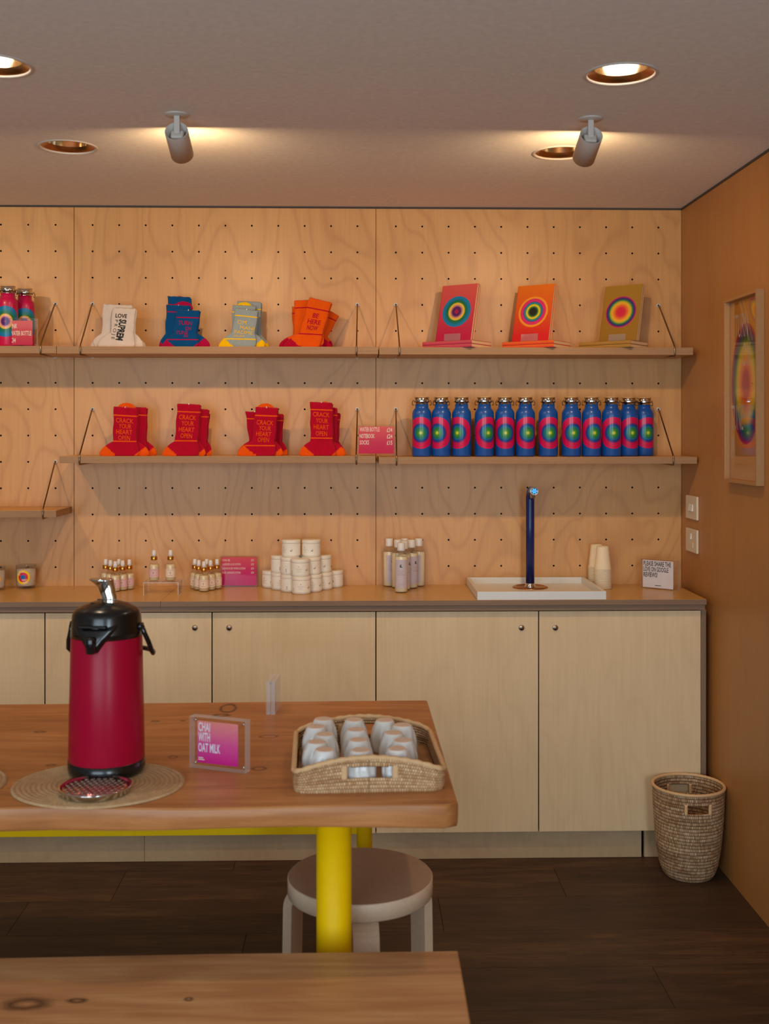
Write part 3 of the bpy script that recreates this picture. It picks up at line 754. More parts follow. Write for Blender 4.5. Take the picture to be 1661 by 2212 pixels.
# review request sign
a = PZ(1384, 1269.5, CT); c = PZ(1466, 1277, CT); ang = math.atan2(c.y - a.y, c.x - a.x); W_ = (c - a).length; H_ = PY(1384, 1205, a.y).z - CT
mid_ = (a + c) / 2
t = thing('review_sign', 'white card in an acrylic block asking for reviews, at the right end of the worktop', 'sign', (mid_.x, min(mid_.y, 4.17), CT + .0004), ang)
clear_block(t, W_, H_, .016, edge='clear_edge_soft'); magnets(t, W_, H_, .016, .005, .0016)
x0, x1 = -W_ / 2 + .009, W_ / 2 - .020
k = card(t, x0, x1, .004, H_ - .006, -.002, M['white_card'])
hh = H_ - .006
lettering([('PLEASE SHARE THE', x0 + .003, hh - .0205, .0165, (x1 - x0) * .90), ('LOVE ON GOOGLE', x0 + .003, hh - .041, .0165, (x1 - x0) * .82), ('REVIEWS!', x0 + .003, hh - .0615, .0165, (x1 - x0) * .46)], mp, M['black_ink'], k, bold=.012)
MB().box(x0 + (x1 - x0) * .40, x0 + (x1 - x0) * .60, -.0026, -.0023, .0125, .0145).make('small_print', M['black_ink'], k)

# ================================================================== SOCKS
def sock_layer(xb, xt, W_, H, fl, fr, y0, th, stripes=(), sl=.05):
    """returns faces by region; foot flares left (fl) and right (fr) near the base"""
    zs_ = sorted(set([H * i / 54 for i in range(55)] + [s + d for s in stripes for d in (-.0021, .0021)]))
    zs_ = [z for i, z in enumerate(zs_) if i == 0 or z - zs_[i - 1] > .0006]
    FH_ = .052
    def lr(z):
        c = xb + (xt - xb) * (z / H); k = max(0.0, 1 - z / FH_)
        kk = (1 - (1 - k) ** 2.2) if k > 0 else 0
        rnd = .006 * max(0, 1 - z / .008) ** 2
        wob = .0012 * math.sin(z * 90 + xb * 300)
        return c - W_ / 2 - fl * kk + rnd + wob, c + W_ / 2 + fr * kk - rnd + wob * .7
    def th_(z):
        q = z / H; e = 1 + .35 * max(0, 1 - z / .05)
        tail = min(1.0, (1 - q) / .03 + .35); return th * e * tail
    nu = 120; V = []
    wrk = lambda x, z: .0009 * math.sin(x * 170 + z * 60 + xb * 900) + .0012 * math.sin(z * 150 + x * 90 + xb * 500) * max(0, 1 - abs(z / H - .22) * 3.2)
    cut = lambda x, z: -sl * (x - (xb + (xt - xb) * z / H)) * max(0, z / H - .1) + .0007 * math.sin(x * 260) * max(0, z / H - .8) * 5
    for z in zs_:
        l, r = lr(z); c = (l + r) / 2; a = (r - l) / 2; tt = th_(z)
        for i in range(nu):
            q = 2 * PI * i / nu; cs, sn = math.cos(q), math.sin(q)
            x = c + a * math.copysign(abs(cs) ** .55, cs); u = (x - c) / a
            wr = wrk(x, z) * (1 - abs(u))
            V.append((x, y0 + tt * math.copysign(abs(sn) ** .8, sn) + wr, z + cut(x, z)))
    F_ = {'leg': [], 'heel': [], 'toe': [], 'stripe': [], 'stripe2': []}
    for j in range(len(zs_) - 1):
        zc = (zs_[j] + zs_[j + 1]) / 2; l, r = lr(zc)
        for i in range(nu):
            a_, b_ = j * nu + i, j * nu + (i + 1) % nu; c_, d_ = b_ + nu, a_ + nu
            xc = (V[a_][0] + V[b_][0]) / 2; k = 'leg'
            if fl > .01 and zc < .045 and (xc - (xb - W_ / 2 - fl)) + zc * 1.25 < fl * 1.22 + .008: k = 'heel'
            elif fr > .01 and zc < .04 and ((xb + W_ / 2 + fr) - xc) + zc * 1.3 < fr * 1.15 + .006: k = 'toe'
            elif any(abs(zc - s) < .0021 for s in stripes): k = 'stripe' if zc > H * .5 else 'stripe2'
            F_[k].append((a_, b_, c_, d_))
    n = len(zs_); F_['leg'].append(tuple(range((n - 1) * nu, n * nu))); F_['leg'].append(tuple(reversed(range(nu))))
    def mp_(u, z):
        l, r = lr(z); c = (l + r) / 2; a = (r - l) / 2
        lc = xb + (xt - xb) * z / H; x = lc + u * W_ / 2
        uu = max(-1, min(1, (x - c) / a)); wr = wrk(x, z) * (1 - abs(uu))
        q = abs(uu) ** (1 / .55); sn = math.sqrt(max(0, 1 - q * q))
        return (x, y0 - th_(z) * sn ** .8 + wr - .0006, z + cut(x, z))
    return V, F_, mp_
def sock_pair(label, group, px, Y, zsh, spec, mats, lines=None, loop=None, pin=True, white=False, sf=(.85, .29), dz=0, sl=.05):
    """spec: pixel-sized (xb, xt, W, H, fl, fr) relative to px"""
    k = Y / F; xb, xt, W_, H, fl, fr = [q * k for q in spec]
    t = thing('sock_pair', label, 'socks', (X_at(px, Y), Y, zsh + .0004), 0, group)
    mm, ma = mats
    st = (H * sf[0], H * sf[1]) if (lines and not white) else ((H * .84,) if not white else ())
    th = .0062
    def emit_layer(V, F_, nm):
        root = None
        for kk, nmm, mt in (('leg', nm, mm), ('stripe', 'stripe', ma), ('stripe2', 'stripe', ma), ('heel', 'heel', ma), ('toe', 'toe', ma)):
            if not F_[kk]: continue
            ids = sorted(set(i for f in F_[kk] for i in f)); mpi = {v: i for i, v in enumerate(ids)}
            b = MB().add([V[i] for i in ids], [tuple(mpi[i] for i in f) for f in F_[kk]], 0, True)
            o = b.make(nmm, mt, t if kk == 'leg' else root)
            if kk == 'leg': root = o
        return root
    V, F_, mp_ = sock_layer(xb, xt, W_, H, fl, fr * .25, 0, th, st, sl)
    fo_ = emit_layer(V, F_, 'front_sock')
    V2, F2, _ = sock_layer(xb + .004, xt + .003, W_ * .98, H * .985, fl * .55, fr, th * 2.3, th * .85, st[:1], sl)
    emit_layer(V2, F2, 'back_sock')
    if loop:
        lw, lh = loop[0] * k, loop[1] * k; lx = xt + (loop[2] * k if len(loop) > 2 else 0)
        b = MB(); b.grid(lambda u, v: (lx + lw / 2 * math.cos(PI * u) * (1 - .0 * v), th * 1.2 + .0035 * math.cos(2 * PI * v), H - .012 + (lh + .012) * math.sin(PI * u) * (1 - .08 * abs(math.sin(2 * PI * v))) * 1.0 * (0.0 if False else 1)), 24, 8, cv=True)
        # filled half disc
        b = MB(); n = 20
        pts = [(lx + lw / 2 * math.cos(PI * q / n), H - .014 + (lh + .014) * math.sin(PI * q / n) ** .8) for q in range(n + 1)]
        b.prism(pts, th * .9, th * 1.7, axis='y', smooth=False); b.make('folded_foot', ma, t, bevel=.002, seg=3)
    if pin:
        MB().box(xt - .001, xt + .001, -th * .55, th * .6, H - .004, H + .0032).make('metal_clip', M['steel'], t, bevel=.0004)
    if lines:
        W2 = 2 / W_
        ob = MB()
        for L in lines:
            s, u0, fz, hh_, uw = L[:5]; rot = L[5] if len(L) > 5 else 0; bold = L[6] if len(L) > 6 else .015
            v, f, tw = text_raw(s, bold)
            wd = uw * W_ / 2; kx = wd / tw; kz = hh_ * k / CAPH; ca, sa = math.cos(rot), math.sin(rot); vs = []
            for (x, z) in v:
                aa = x * kx; cc = z * kz; X_ = u0 * W_ / 2 + aa * ca - cc * sa; Z_ = (fz + dz) * H + aa * sa + cc * ca
                Z_ -= .03 * X_ if not rot else 0
                vs.append(mp_(X_ * W2, Z_))
            ob.add(vs, f)
        ob.make('lettering', ma if not white else M['black_ink'], fo_)
    return t
crack = [('CRACK', -.76, .70, 9.4, 1.5, 0, .01), ('YOUR', -.50, .585, 9.4, 1.08, 0, .01), ('HEART', -.70, .465, 9.4, 1.36, 0, .01), ('OPEN', -.52, .345, 9.4, 1.02, 0, .01)]
KC = (M['k_crimson'], M['k_orange'])
g = 'crimson socks on the lower shelf'
YK = 4.065
def behind(n): return YK + .033 * n
# lower shelf piles (xb,xt,W,H,fl,fr)
sock_pair('crimson and orange socks, front pair of the leftmost lower pile', g, 262, YK, ZL, (6, 9, 50, 104, 28, 26), KC, crack, loop=(42, 10, 1), sf=(.83, .30), dz=-.02, sl=.08)
sock_pair('crimson socks half hidden behind the front pair of the leftmost lower pile', g, 284, behind(1), ZL, (7, 10, 44, 104, 20, 22), KC)
sock_pair('crimson and orange socks, front pair of the second lower pile', g, 400, YK, ZL, (0, 8, 49, 111, 26, 16), KC, crack, pin=True, loop=(18, 1, 2))
sock_pair('crimson socks showing at the right of the second lower pile', g, 417, behind(1), ZL, (5, 12, 42, 100, 14, 12), KC)
sock_pair('crimson socks at the back of the second lower pile, the shortest', g, 425, behind(2), ZL, (0, 8, 36, 92, 10, 10), KC)
sock_pair('crimson and orange socks, front pair of the third lower pile', g, 566, YK, ZL, (0, 10, 48, 104, 30, 18), KC, crack, loop=(40, 9, -3), sf=(.83, .21), dz=-.06)
sock_pair('crimson socks fanned left behind the third lower pile', g, 558, behind(1), ZL, (4, -8, 40, 94, 28, 20), KC)
sock_pair('crimson socks fanned right behind the third lower pile', g, 582, behind(2), ZL, (2, 8, 42, 90, 8, 14), KC, pin=False)
sock_pair('crimson and orange socks, front pair of the rightmost lower pile', g, 694, YK, ZL, (1, 0, 48, 115, 26, 26), KC, crack, loop=(20, 2, 8), sf=(.86, .33), dz=.03)
sock_pair('crimson socks behind the rightmost lower pile', g, 700, behind(1), ZL, (1, 4, 48, 104, 28, 20), KC, pin=False)
sock_pair('crimson socks fanned right at the back of the rightmost lower pile', g, 708, behind(2), ZL, (0, 6, 40, 92, 14, 12), KC, pin=False)
# upper shelf piles
Z_ = ZU_M
tx = [('LOVE', -.66, .75, 8, 1.0, 0, .03), ('SUPREM', -.26, .72, 14, 1.85, -PI / 2 - .10, .04), ('P R O J E', -.66, .70, 7, 1.7, -PI / 2 - .12, .0)]
sock_pair('cream socks with black printed words, front pair at the left of the upper shelf', None, 258, YK, Z_, (3, 10, 49, 84, 26, 20), (M['k_cream'], M['k_cream']), tx, pin=False, white=True)
sock_pair('plain cream socks behind the printed cream pair', None, 250, behind(1), Z_, (0, 4, 62, 93, 24, 30), (M['k_cream'], M['k_cream']), None, pin=False, white=True)
KB = (M['k_blue'], M['k_magenta'])
tb = [('TURN', -.70, .60, 8.5, 1.2, 0, .01), ('ON', -.02, .465, 7.5, .5, 0, .01), ('TUNE', -.78, .345, 7.5, 1.05, 0, .01), ('IN', -.02, .27, 5, .34, 0, .01)]
g = 'blue socks on the upper shelf'
sock_pair('blue and magenta socks, front pair of the blue pile with magenta words', g, 397, YK, Z_, (-2, 10, 49, 80, 20, 30), KB, tb, sf=(.80, .21), sl=.03)
sock_pair('blue socks with a magenta foot folded over the top, second in the blue pile', g, 388, behind(1), Z_, (-6, -2, 52, 92, 12, 34), KB, None, loop=(42, 9, 9), pin=True)
sock_pair('blue socks standing tallest at the back of the blue pile', g, 388, behind(2), Z_, (-2, -1, 49, 112, 10, 20), KB, None, loop=(18, 2, 0), pin=False)
KG = (M['k_grey'], M['k_yellow'])
tg = [('OM', -.66, .60, 8.5, .8, 0, 0), ('MANI', -.36, .47, 7.5, 1.25, 0, 0), ('PADME', -.80, .35, 7.5, 1.6, 0, 0), ('HUM', -.8, .268, 4.5, .9, 0, 0)]
g = 'grey socks on the upper shelf'
sock_pair('grey and yellow socks, front pair of the grey pile with yellow words', g, 524, YK, Z_, (-2, 9, 49, 82, 26, 22), KG, tg, sf=(.82, .22), sl=.14)
sock_pair('grey socks with a yellow foot folded over the top, middle of the grey pile', g, 524, behind(1), Z_, (0, 3, 50, 92, 20, 24), KG, None, loop=(36, 8, 0))
sock_pair('grey socks at the back of the grey pile, tallest', g, 536, behind(2), Z_, (0, 2, 52, 102, 12, 16), KG, None, loop=(30, 1, -8), pin=False)
KT = (M['k_tan'], M['k_red'])
to = [('BE', -.28, .62, 9.5, .52, 0, .02), ('HERE', -.60, .49, 9.5, 1.16, 0, .02), ('NOW', -.50, .365, 9.5, .96, 0, .02)]
g = 'orange socks on the upper shelf'
sock_pair('orange and cherry socks, front pair of the orange pile with cherry words', g, 668, YK, Z_, (-4, 24, 48, 103, 28, 6), KT, to, pin=False, sf=(.80, .28), sl=.27)
sock_pair('orange socks fanned left, second in the orange pile', g, 654, behind(1), Z_, (4, 4, 44, 104, 34, 34), KT, pin=False, sl=-.05, loop=(30, 1, 6))
sock_pair('orange socks fanned right, third in the orange pile', g, 672, behind(2), Z_, (-2, 38, 42, 84, 10, 22), KT, pin=False, sl=.6)
sock_pair('orange socks furthest left at the back of the orange pile', g, 652, behind(3), Z_, (0, -5, 34, 94, 8, 8), KT, pin=False, sl=-.1)

# ================================================================== NOTEBOOKS
PH = math.radians(35); NH, NW, NT_, NL = .217, .147, .0124, .206
def notebook(name, label, mat_cover, loc, rz, lean=0, flat=False, group=None):
    t = thing(name, label, 'notebook', loc, 0, group)
    t.rotation_euler = (0, 0, -PH + rz)
    cov = MB(); c = .0011
    if flat:   # lying: spine to the front, long side along x
        cov.box(-NL, 0, 0, NW, 0, c).box(-NL, 0, 0, NW, NT_ - c, NT_).box(-NL, 0, 0, c, 0, NT_)
        cov.make('cover', mat_cover, t); MB().box(-NL + .001, -.001, c, NW - .001, c, NT_ - c).make('pages', M['pages'], t)
    else:
        R_ = Matrix.Rotation(-lean, 4, 'X')
        cov.box(-NW, 0, 0, c, 0, NH, M=None).box(-NW, 0, NT_ - c, NT_, 0, NH).box(-NW, -NW + c, 0, NT_, 0, NH)
        co_ = cov.make('cover', mat_cover, t); pg = MB().box(-NW + c, -.0008, c, NT_ - c, .002, NH - .0015).make('pages', M['pages'], t)
        for o in (co_, pg): o.rotation_euler = (-lean, 0, 0)
    return t
b1 = [(0, (150, 20, 70)), (.1, (170, 24, 70)), (.17, (80, 20, 90)), (.30, (84, 30, 100)), (.38, (190, 120, 110)), (.46, (226, 170, 90)), (.53, (226, 190, 40)), (.60, (20, 110, 50)), (.72, (0, 104, 90)), (.82, (0, 118, 160)), (1, (0, 120, 172))]
b2 = [(0, (24, 30, 20)), (.22, (26, 34, 22)), (.32, (60, 120, 50)), (.38, (220, 196, 30)), (.46, (200, 190, 40)), (.50, (40, 120, 80)), (.56, (30, 140, 170)), (.62, (40, 60, 120)), (.65, (210, 40, 110)), (.82, (216, 40, 90)), (.86, (232, 150, 40)), (.92, (236, 150, 20)), (1, (226, 90, 20))]
b3 = [(0, (206, 20, 60)), (.28, (214, 40, 60)), (.42, (228, 110, 40)), (.56, (236, 170, 30)), (.66, (180, 170, 50)), (.74, (40, 120, 60)), (.82, (40, 50, 110)), (.9, (90, 30, 100)), (.95, (200, 40, 100)), (1, (180, 60, 80))]
cz = NH * .52
nb_m = [(rings('pink_notebook_cover', b1, .060, (212, 84, 74), (184, 6, 64), .02, NH, cz=cz, cx=-NW / 2, rough=.5), grad('pink_notebook_spine', (206, 90, 84), (190, 40, 90), 0, NT_), 'pink', 909, 1018.7, 1016),
        (rings('orange_notebook_cover', b2, .061, (226, 110, 10), (208, 16, 22), .02, NH, cz=cz, cx=-NW / 2, rough=.5), grad('orange_notebook_spine', (232, 110, 30), (214, 50, 40), 0, NT_), 'orange', 1079, 1195.5, 1188),
        (rings('ochre_notebook_cover', b3, .062, (166, 122, 34), (150, 104, 24), .02, NH, cz=cz, cx=-NW / 2, rough=.5), grad('ochre_notebook_spine', (176, 130, 56), (150, 106, 40), 0, NT_), 'ochre', 1279, 1362, 1366)]
nb_x = [(1018.7, 1016), (1195.5, 1184), (1362, 1374)]
for i, (mc, ms, cn, xa, xb_, xc) in enumerate(nb_m):
    grp = cn + ' notebooks on the upper right shelf'
    Yn = YS - .0205
    base = Vector((X_at(nb_x[i][0], Yn), Yn, ZU_R + .0004))
    rr = [0, 0, math.radians(-4)][i]
    notebook('notebook', cn + ' notebook lying flat, bottom of its display', ms, base, rr, flat=True, group=grp)
    notebook('notebook', cn + ' notebook lying flat on another, under the standing ones', ms, base + Vector((0, 0, NT_ + .0003)), rr, flat=True, group=grp)
    lean = math.radians(14.5)
    zb_ = ZU_R + 2 * NT_ + .0030
    Yb = Yn + .040
    pbase = Vector((X_at(nb_x[i][1], Yb), Yb, zb_))
    off = Vector((math.sin(PH), math.cos(PH), 0)) * ((NT_ + .0008) / math.cos(lean))
    notebook('notebook', cn + ' notebook standing in front with a printed ring cover', mc, pbase, rr, lean=lean, group=grp)
    notebook('notebook', cn + ' notebook standing just behind the front one', ms, pbase + off, rr, lean=lean, group=grp)
    # acrylic easel
    e = thing('display_easel', 'clear acrylic easel holding up the ' + cn + ' notebooks', 'stand', pbase); e.rotation_euler = (0, 0, -PH + rr)
    eb = MB(); x0, x1 = -NW * .74, -NW * .28
    eb.box(x0, x1, -.0042, .05, -.0024, -.0006); 
    lip = MB().box(x0, x1, -.0036, -.0016, -.0006, .026, M=Matrix.Rotation(-.12, 4, 'X')); lip.make('lip', M['clear_lip'], e)
    eb.box(x0, x1, .0292, .0312, -.001, .12, M=Matrix.Rotation(-lean, 4, 'X')); eb.make('back_rest', M['clear'], e)

# ================================================================== WORKTOP: CANDLES, LOTIONS, JARS
def cylmap(R_): return lambda x, z: (R_ * math.sin(x / R_), -R_ * math.cos(x / R_), z)
cand = [(0, (24, 110, 180)), (.24, (20, 84, 150)), (.29, (70, 150, 210)), (.33, (20, 70, 150)), (.36, (214, 20, 80)), (.62, (222, 20, 70)), (.66, (236, 90, 40)), (.69, (250, 200, 0)), (1, (250, 200, 0))]
M['candle_print'] = rings('candle_ring_label', cand, .0265, (226, 206, 186), (226, 206, 186), 0, .1, cz=.043, wrapR=.0368, rough=.5)
cd = thing('candle', '', 'candle', group='glass candles at the left end of the worktop')
MB().lathe([(.0001, 0), (.031, 0), (.0335, .002), (.0352, .010), (.0362, .084), (.0355, .0845), (.0350, .084), (.0338, .012), (.0315, .0085), (.0001, .0075)], 48).make('glass', M['glass'], cd)
MB().lathe([(.0001, .009), (.0312, .0092), (.0335, .0135), (.0342, .070), (.0001, .070)], 48).make('wax', M['wax'], cd)
wx = MB().grid(lambda u, v: (lambda x, z: (.0368 * math.sin(x / .0368), -.0368 * math.cos(x / .0368), z))(.0263 * v * math.cos(2 * PI * u), .043 + .0263 * v * math.sin(2 * PI * u)), 60, 10, cu=True).make('ring_label', M['candle_print'], cd)
MB().tube([(0, 0, .070), (.0004, 0, .079)], .0009, 6).make('wick', M['black_ink'], cd)
lettering([('CRACK', -.019, .060, .0065, .021), ('YOUR', -.024, .050, .0065, .014), ('HEART', -.004, .030, .0065, .018), ('OPEN', .001, .020, .0065, .016)], cylmap(.0371), M['pale_print'], wx, bold=.02)
again(cd, False, (X_at(56.5, 4.185), 4.185, CT + .0004), -.03, 'glass candle with a yellow, pink and blue ring label, the whole one')
again(cd, True, (X_at(-10, 4.13), 4.13, CT + .0004), .1, 'glass candle with a yellow ring label cut off by the left frame edge')
def marks(parent, R_, items, mat, name='printed_marks'):
    b = MB(); mp_ = cylmap(R_)
    for (x0, x1, z0, z1) in items:
        n = 4; vs = [mp_(x0 + (x1 - x0) * i / n, z) for z in (z0, z1) for i in range(n + 1)]
        b.add(vs, [(i, i + 1, n + 2 + i, n + 1 + i) for i in range(n)])
    return b.make(name, mat, parent)
def label_mesh(R_, z0, z1, a0, a1, n=24):
    b = MB(); b.grid(lambda u, v: (R_ * math.sin(a0 + (a1 - a0) * u), -R_ * math.cos(a0 + (a1 - a0) * u), z0 + (z1 - z0) * v), n, 1); return b
def lotion(pink):
    t = thing('lotion_bottle', '', 'bottle')
    R_ = .0178
    MB().lathe([(.0001, 0), (.016, 0), (R_, .0025), (R_, .052), (.0165, .060), (.012, .066), (.0085, .069), (.008, .073), (.0001, .073)], 32).make('glass_bottle', M['glass'], t)
    MB().lathe([(.0001, .0025), (.015, .0025), (.0170, .004), (.0170, .0505), (.0150, .058), (.0001, .058)], 28).make('lotion', M['cream'], t)
    lb = label_mesh(R_ + .0004, .0135, .043, -1.45, 1.45).make('label', M['pink_label' if pink else 'peach_label'], t)
    marks(lb, R_ + .0008, [(-.011, .011, .0387, .0393), (-.0005, .0005, .024, .0315), (-.0022, -.0008, .0300, .0318), (.0008, .0020, .0300, .0322), (-.0015, .0012, .0245, .0252), (-.007, .007, .0187, .0195)], M['soft_ink'])
    MB().lathe([(.0001, .073), (.0112, .0735), (.0116, .075), (.0116, .0855), (.0108, .0865), (.0001, .087)], 28).make('gold_collar', M['gold'], t)
    MB().lathe([(.0001, .087), (.0082, .0872), (.0076, .096), (.0064, .108), (.0060, .1085), (.0001, .109)], 24).make('pump_cap', M['white'], t)
    return t
lp_ = lotion(True); la_ = lotion(False)
used = False; g = 'pink-labelled lotion bottles behind the red flask'
for (px, Y, lb) in [(228.5, 4.155, 'leftmost of the pink-labelled cluster'), (238.6, 4.121, 'second from left in the pink-labelled cluster'), (249, 4.085, 'nearest of the pink-labelled cluster, behind the flask lever'), (265, 4.112, 'second from right in the pink-labelled cluster'), (279.5, 4.14, 'rightmost of the pink-labelled cluster'), (257, 4.152, 'hidden at the back of the pink-labelled cluster')]:
    again(lp_, used, (X_at(px, Y), Y, CT + .0004), random.uniform(-.4, .4), 'small lotion bottle with gold collar, ' + lb, g); used = True
used = False; g = 'peach-labelled lotion bottles beside the price list'
for (px, Y, lb) in [(421, 4.15, 'leftmost of the peach-labelled cluster'), (429.5, 4.115, 'second from left in the peach-labelled cluster'), (440.6, 4.075, 'nearest of the peach-labelled cluster'), (454.8, 4.11, 'second from right in the peach-labelled cluster'), (468.6, 4.145, 'rightmost of the peach-labelled cluster, against the price list'), (446.5, 4.15, 'hidden at the back of the peach-labelled cluster')]:
    again(la_, used, (X_at(px, Y), Y, CT + .0004), random.uniform(-.4, .4) if lb[0] != 'n' else 0, 'small lotion bottle with gold collar, ' + lb, g); used = True
# riser with two bottles
rx0, rx1 = X_at(311, 4.0), X_at(387, 4.0); RH = .0455
t = thing('display_riser', 'low clear acrylic riser lifting two lotion bottles', 'riser', ((rx0 + rx1) / 2, 4.03, CT + .0004)); hw = (rx1 - rx0) / 2
MB().box(-hw, hw, -.045, .045, RH - .003, RH, 0, edge=1, keep='z').make('top_sheet', [M['clear'], M['clear_edge']], t)
for sx in (-1, 1):
    MB().box(sx * hw - (.003 if sx > 0 else 0), sx * hw + (.003 if sx < 0 else 0), -.045, .045, 0, RH - .003, 0, edge=1, keep='x').make('side_sheet', [M['clear'], M['clear_edge']], t)
again(lp_, True, (X_at(332.8, 4.03), 4.03, CT + RH + .0008), 0, 'small pink-labelled lotion bottle on the clear riser, left one', 'lotion bottles on the riser')
again(la_, True, (X_at(368.5, 4.03), 4.03, CT + RH + .0008), .1, 'small peach-labelled lotion bottle on the clear riser, right one', 'lotion bottles on the riser')
# cream jars
jr = thing('cream_jar', '', 'jar', group='white cream jars stacked in a pyramid'); JR = .0340; JH = .0612
MB().lathe([(.0001, 0), (.0320, 0), (JR - .0004, .0015), (JR - .0004, .0475), (.0325, .049), (.0001, .049)], 40).make('jar_body', M['jar'], jr)
jl = label_mesh(JR + .0000, .0065, .044, -2.7, 2.7, 40).make('label', M['jar_label'], jr)
marks(jl, JR + .0004, [(-.0018, .0002, .034, .0368), (.0002, .0022, .0328, .0348)], M['bronze'])
marks(jl, JR + .0004, [(-.012, .012, .0275, .0281), (-.009, .009, .0245, .0251), (-.006, .006, .0205, .0211), (-.010, .010, .0165, .0170)], M['faint_ink'])
marks(jl, JR + .0004, [(.0262, .0276, .0205, .0245), (.029, .0304, .0205, .0245), (.0316, .0328, .0205, .0285), (-.032, -.028, .010, .0115), (-.032, -.028, .0145, .016), (-.032, -.028, .019, .0205)], M['ink'])
MB().lathe([(.0001, .0487), (JR, .0487), (JR + .0003, .050), (JR + .0003, .0600), (JR - .001, JH), (.0001, JH)], 40).make('lid', M['jar'], jr)
jars = [(651, 4.022, 0, 0, 'front jar of the bottom row'), (626.5, 4.077, 0, .6, 'bottom row, first left of the front jar'), (605.5, 4.132, 0, 0, 'bottom row, second left of the front jar'), (586, 4.186, 0, -.8, 'leftmost jar of the bottom row'),
        (676, 4.077, 0, 0, 'bottom row, first right of the front jar'), (698.5, 4.132, 0, -.15, 'bottom row, second right of the front jar'), (721.5, 4.188, 0, -1.0, 'rightmost jar of the bottom row'), (651, 4.15, 0, 0, 'hidden jar in the middle of the bottom layer'),
        (648.5, 4.030, 1, -.1, 'front jar of the middle row'), (626.5, 4.087, 1, .5, 'middle row, left of the front jar'), (605, 4.143, 1, .9, 'leftmost jar of the middle row'), (673, 4.087, 1, -.5, 'middle row, right of the front jar'), (696, 4.145, 1, -.6, 'rightmost jar of the middle row'), (650, 4.15, 1, 0, 'middle row jar at the back under the top pair'),
        (629, 4.105, 2, -.8, 'left jar of the top pair'), (672.5, 4.105, 2, -.75, 'right jar of the top pair')]
used = False
for (px, Y, lv, rz, lb) in jars:
    again(jr, used, (X_at(px, Y), Y, CT + .0004 + lv * (JH + .0003)), rz, 'white cream jar, ' + lb); used = True
# tall clear bottles
sb = thing('gel_bottle', '', 'bottle', group='tall clear bottles with white caps'); SR = .0232
MB().lathe([(.0001, 0), (.021, 0), (SR, .003), (SR, .128), (.0215, .138), (.017, .1455), (.011, .149), (.0105, .153), (.0001, .153)], 36).make('clear_bottle', M['glass'], sb)
MB().lathe([(.0001, .003), (.020, .003), (.0222, .006), (.0222, .128), (.0001, .128)], 32).make('gel', M['pale_cream'], sb)
sl = label_mesh(SR + .0004, .018, .119, -1.02, 1.02).make('label', M['lilac_label'], sb)
marks(sl, SR + .0008, [(-.005, .0, .092, .098), (-.001, .0045, .0915, .0945), (-.003, .001, .098, .102)], M['green_ink'])
marks(sl, SR + .0008, [(-.014, .012, .0775, .0788), (-.007, .006, .071, .0725), (-.014, .013, .0645, .066), (-.011, .012, .034, .0347), (-.010, .010, .0295, .0302), (-.010, .011, .025, .0257)], M['faint_ink'])
MB().lathe([(.0001, .150), (.0138, .150), (.0142, .152), (.0142, .177), (.0132, .1785), (.0001, .1785)], 28).make('cap', M['white'], sb)
used = False
for (px, Y, rz, lb) in [(866.5, 4.035, -.05, 'nearest, its lilac label facing front'), (841, 4.193, .5, 'leftmost of the cluster'), (859.5, 4.150, 2.6, 'turned so its plain back shows, left of the nearest'), (873, 4.098, 1.0, 'just behind the nearest'), (889, 4.142, .7, 'second from the right'), (904.5, 4.193, -.7, 'rightmost of the cluster'), (874, 4.196, 0, 'hidden at the back of the cluster')]:
    again(sb, used, (X_at(px, Y), Y, CT + .0004), rz, 'tall clear bottle with white cap, ' + lb); used = True

# ================================================================== WATER TAP, TRAY, PAPER CUPS
YT0 = YW + .002; YT1 = WY - .004
tx0 = X_at(1031, YT0); tx1 = X_at(1309.5, YT0); TZ = .0285
t = thing('drip_tray_box', 'shallow white tray under the blue water tap', 'tray', ((tx0 + tx1) / 2, YT0, CT + .0003)); hw = (tx1 - tx0) / 2; D_ = YT1 - YT0
MB().box(-hw + .012, hw - .012, .012, D_ - .012, 0, .006).make('tray_floor', M['white_tray'], t)
b = MB()
def ring_box(b, x0, x1, y0, y1, z0, z1, wd, m=0):
    o_ = [(x0, y0), (x1, y0), (x1, y1), (x0, y1)]; i_ = [(x0 + wd, y0 + wd), (x1 - wd, y0 + wd), (x1 - wd, y1 - wd), (x0 + wd, y1 - wd)]
    vs = [(x, y, z) for z in (z0, z1) for x, y in o_] + [(x, y, z) for z in (z0, z1) for x, y in i_]; fs = []
    for k in range(4):
        n = (k + 1) % 4
        fs += [(k, n, 4 + n, 4 + k), (8 + n, 8 + k, 12 + k, 12 + n), (4 + k, 4 + n, 12 + n, 12 + k), (n, k, 8 + k, 8 + n)]
    b.add(vs, fs, m)
ring_box(b, -hw, hw, 0, D_, 0, TZ, .012); b.make('tray_rim', M['white_tray'], t, bevel=.0008)
Yf = 4.105; fx = X_at(1145, Yf)
t = thing('water_tap', 'tall navy blue water tap with glowing blue snowflake display', 'tap', (fx, Yf, CT + .0068))
hz = PY(1154, 1061, Yf - .075).z - (CT + .0068); hx = PY(1154.5, 1061, Yf - .075).x - fx
MB().lathe([(.0001, .0), (.066, .0), (.066, .0015), (.060, .0045), (.054, .005), (.049, .0025), (.0001, .0025)], 48).make('drip_grille', M['bronze'], t)
MB().lathe([(.0205, .0025), (.0205, .005), (.018, .007), (.0165, .012), (.0165, .016), (.0001, .016)], 32).make('base_ring', M['chrome'], t)
rb = .034; pth = [(0, 0, .014), (0, 0, hz - rb - .1), (0, 0, hz - rb)]
for k in range(1, 9):
    a = PI / 2 * k / 8; pth.append((hx * (1 - math.cos(a)) * .5, -rb * (1 - math.cos(a)), hz - rb + rb * math.sin(a)))
MB().tube(pth, .0157, 28).make('spout_pipe', M['navy'], t)
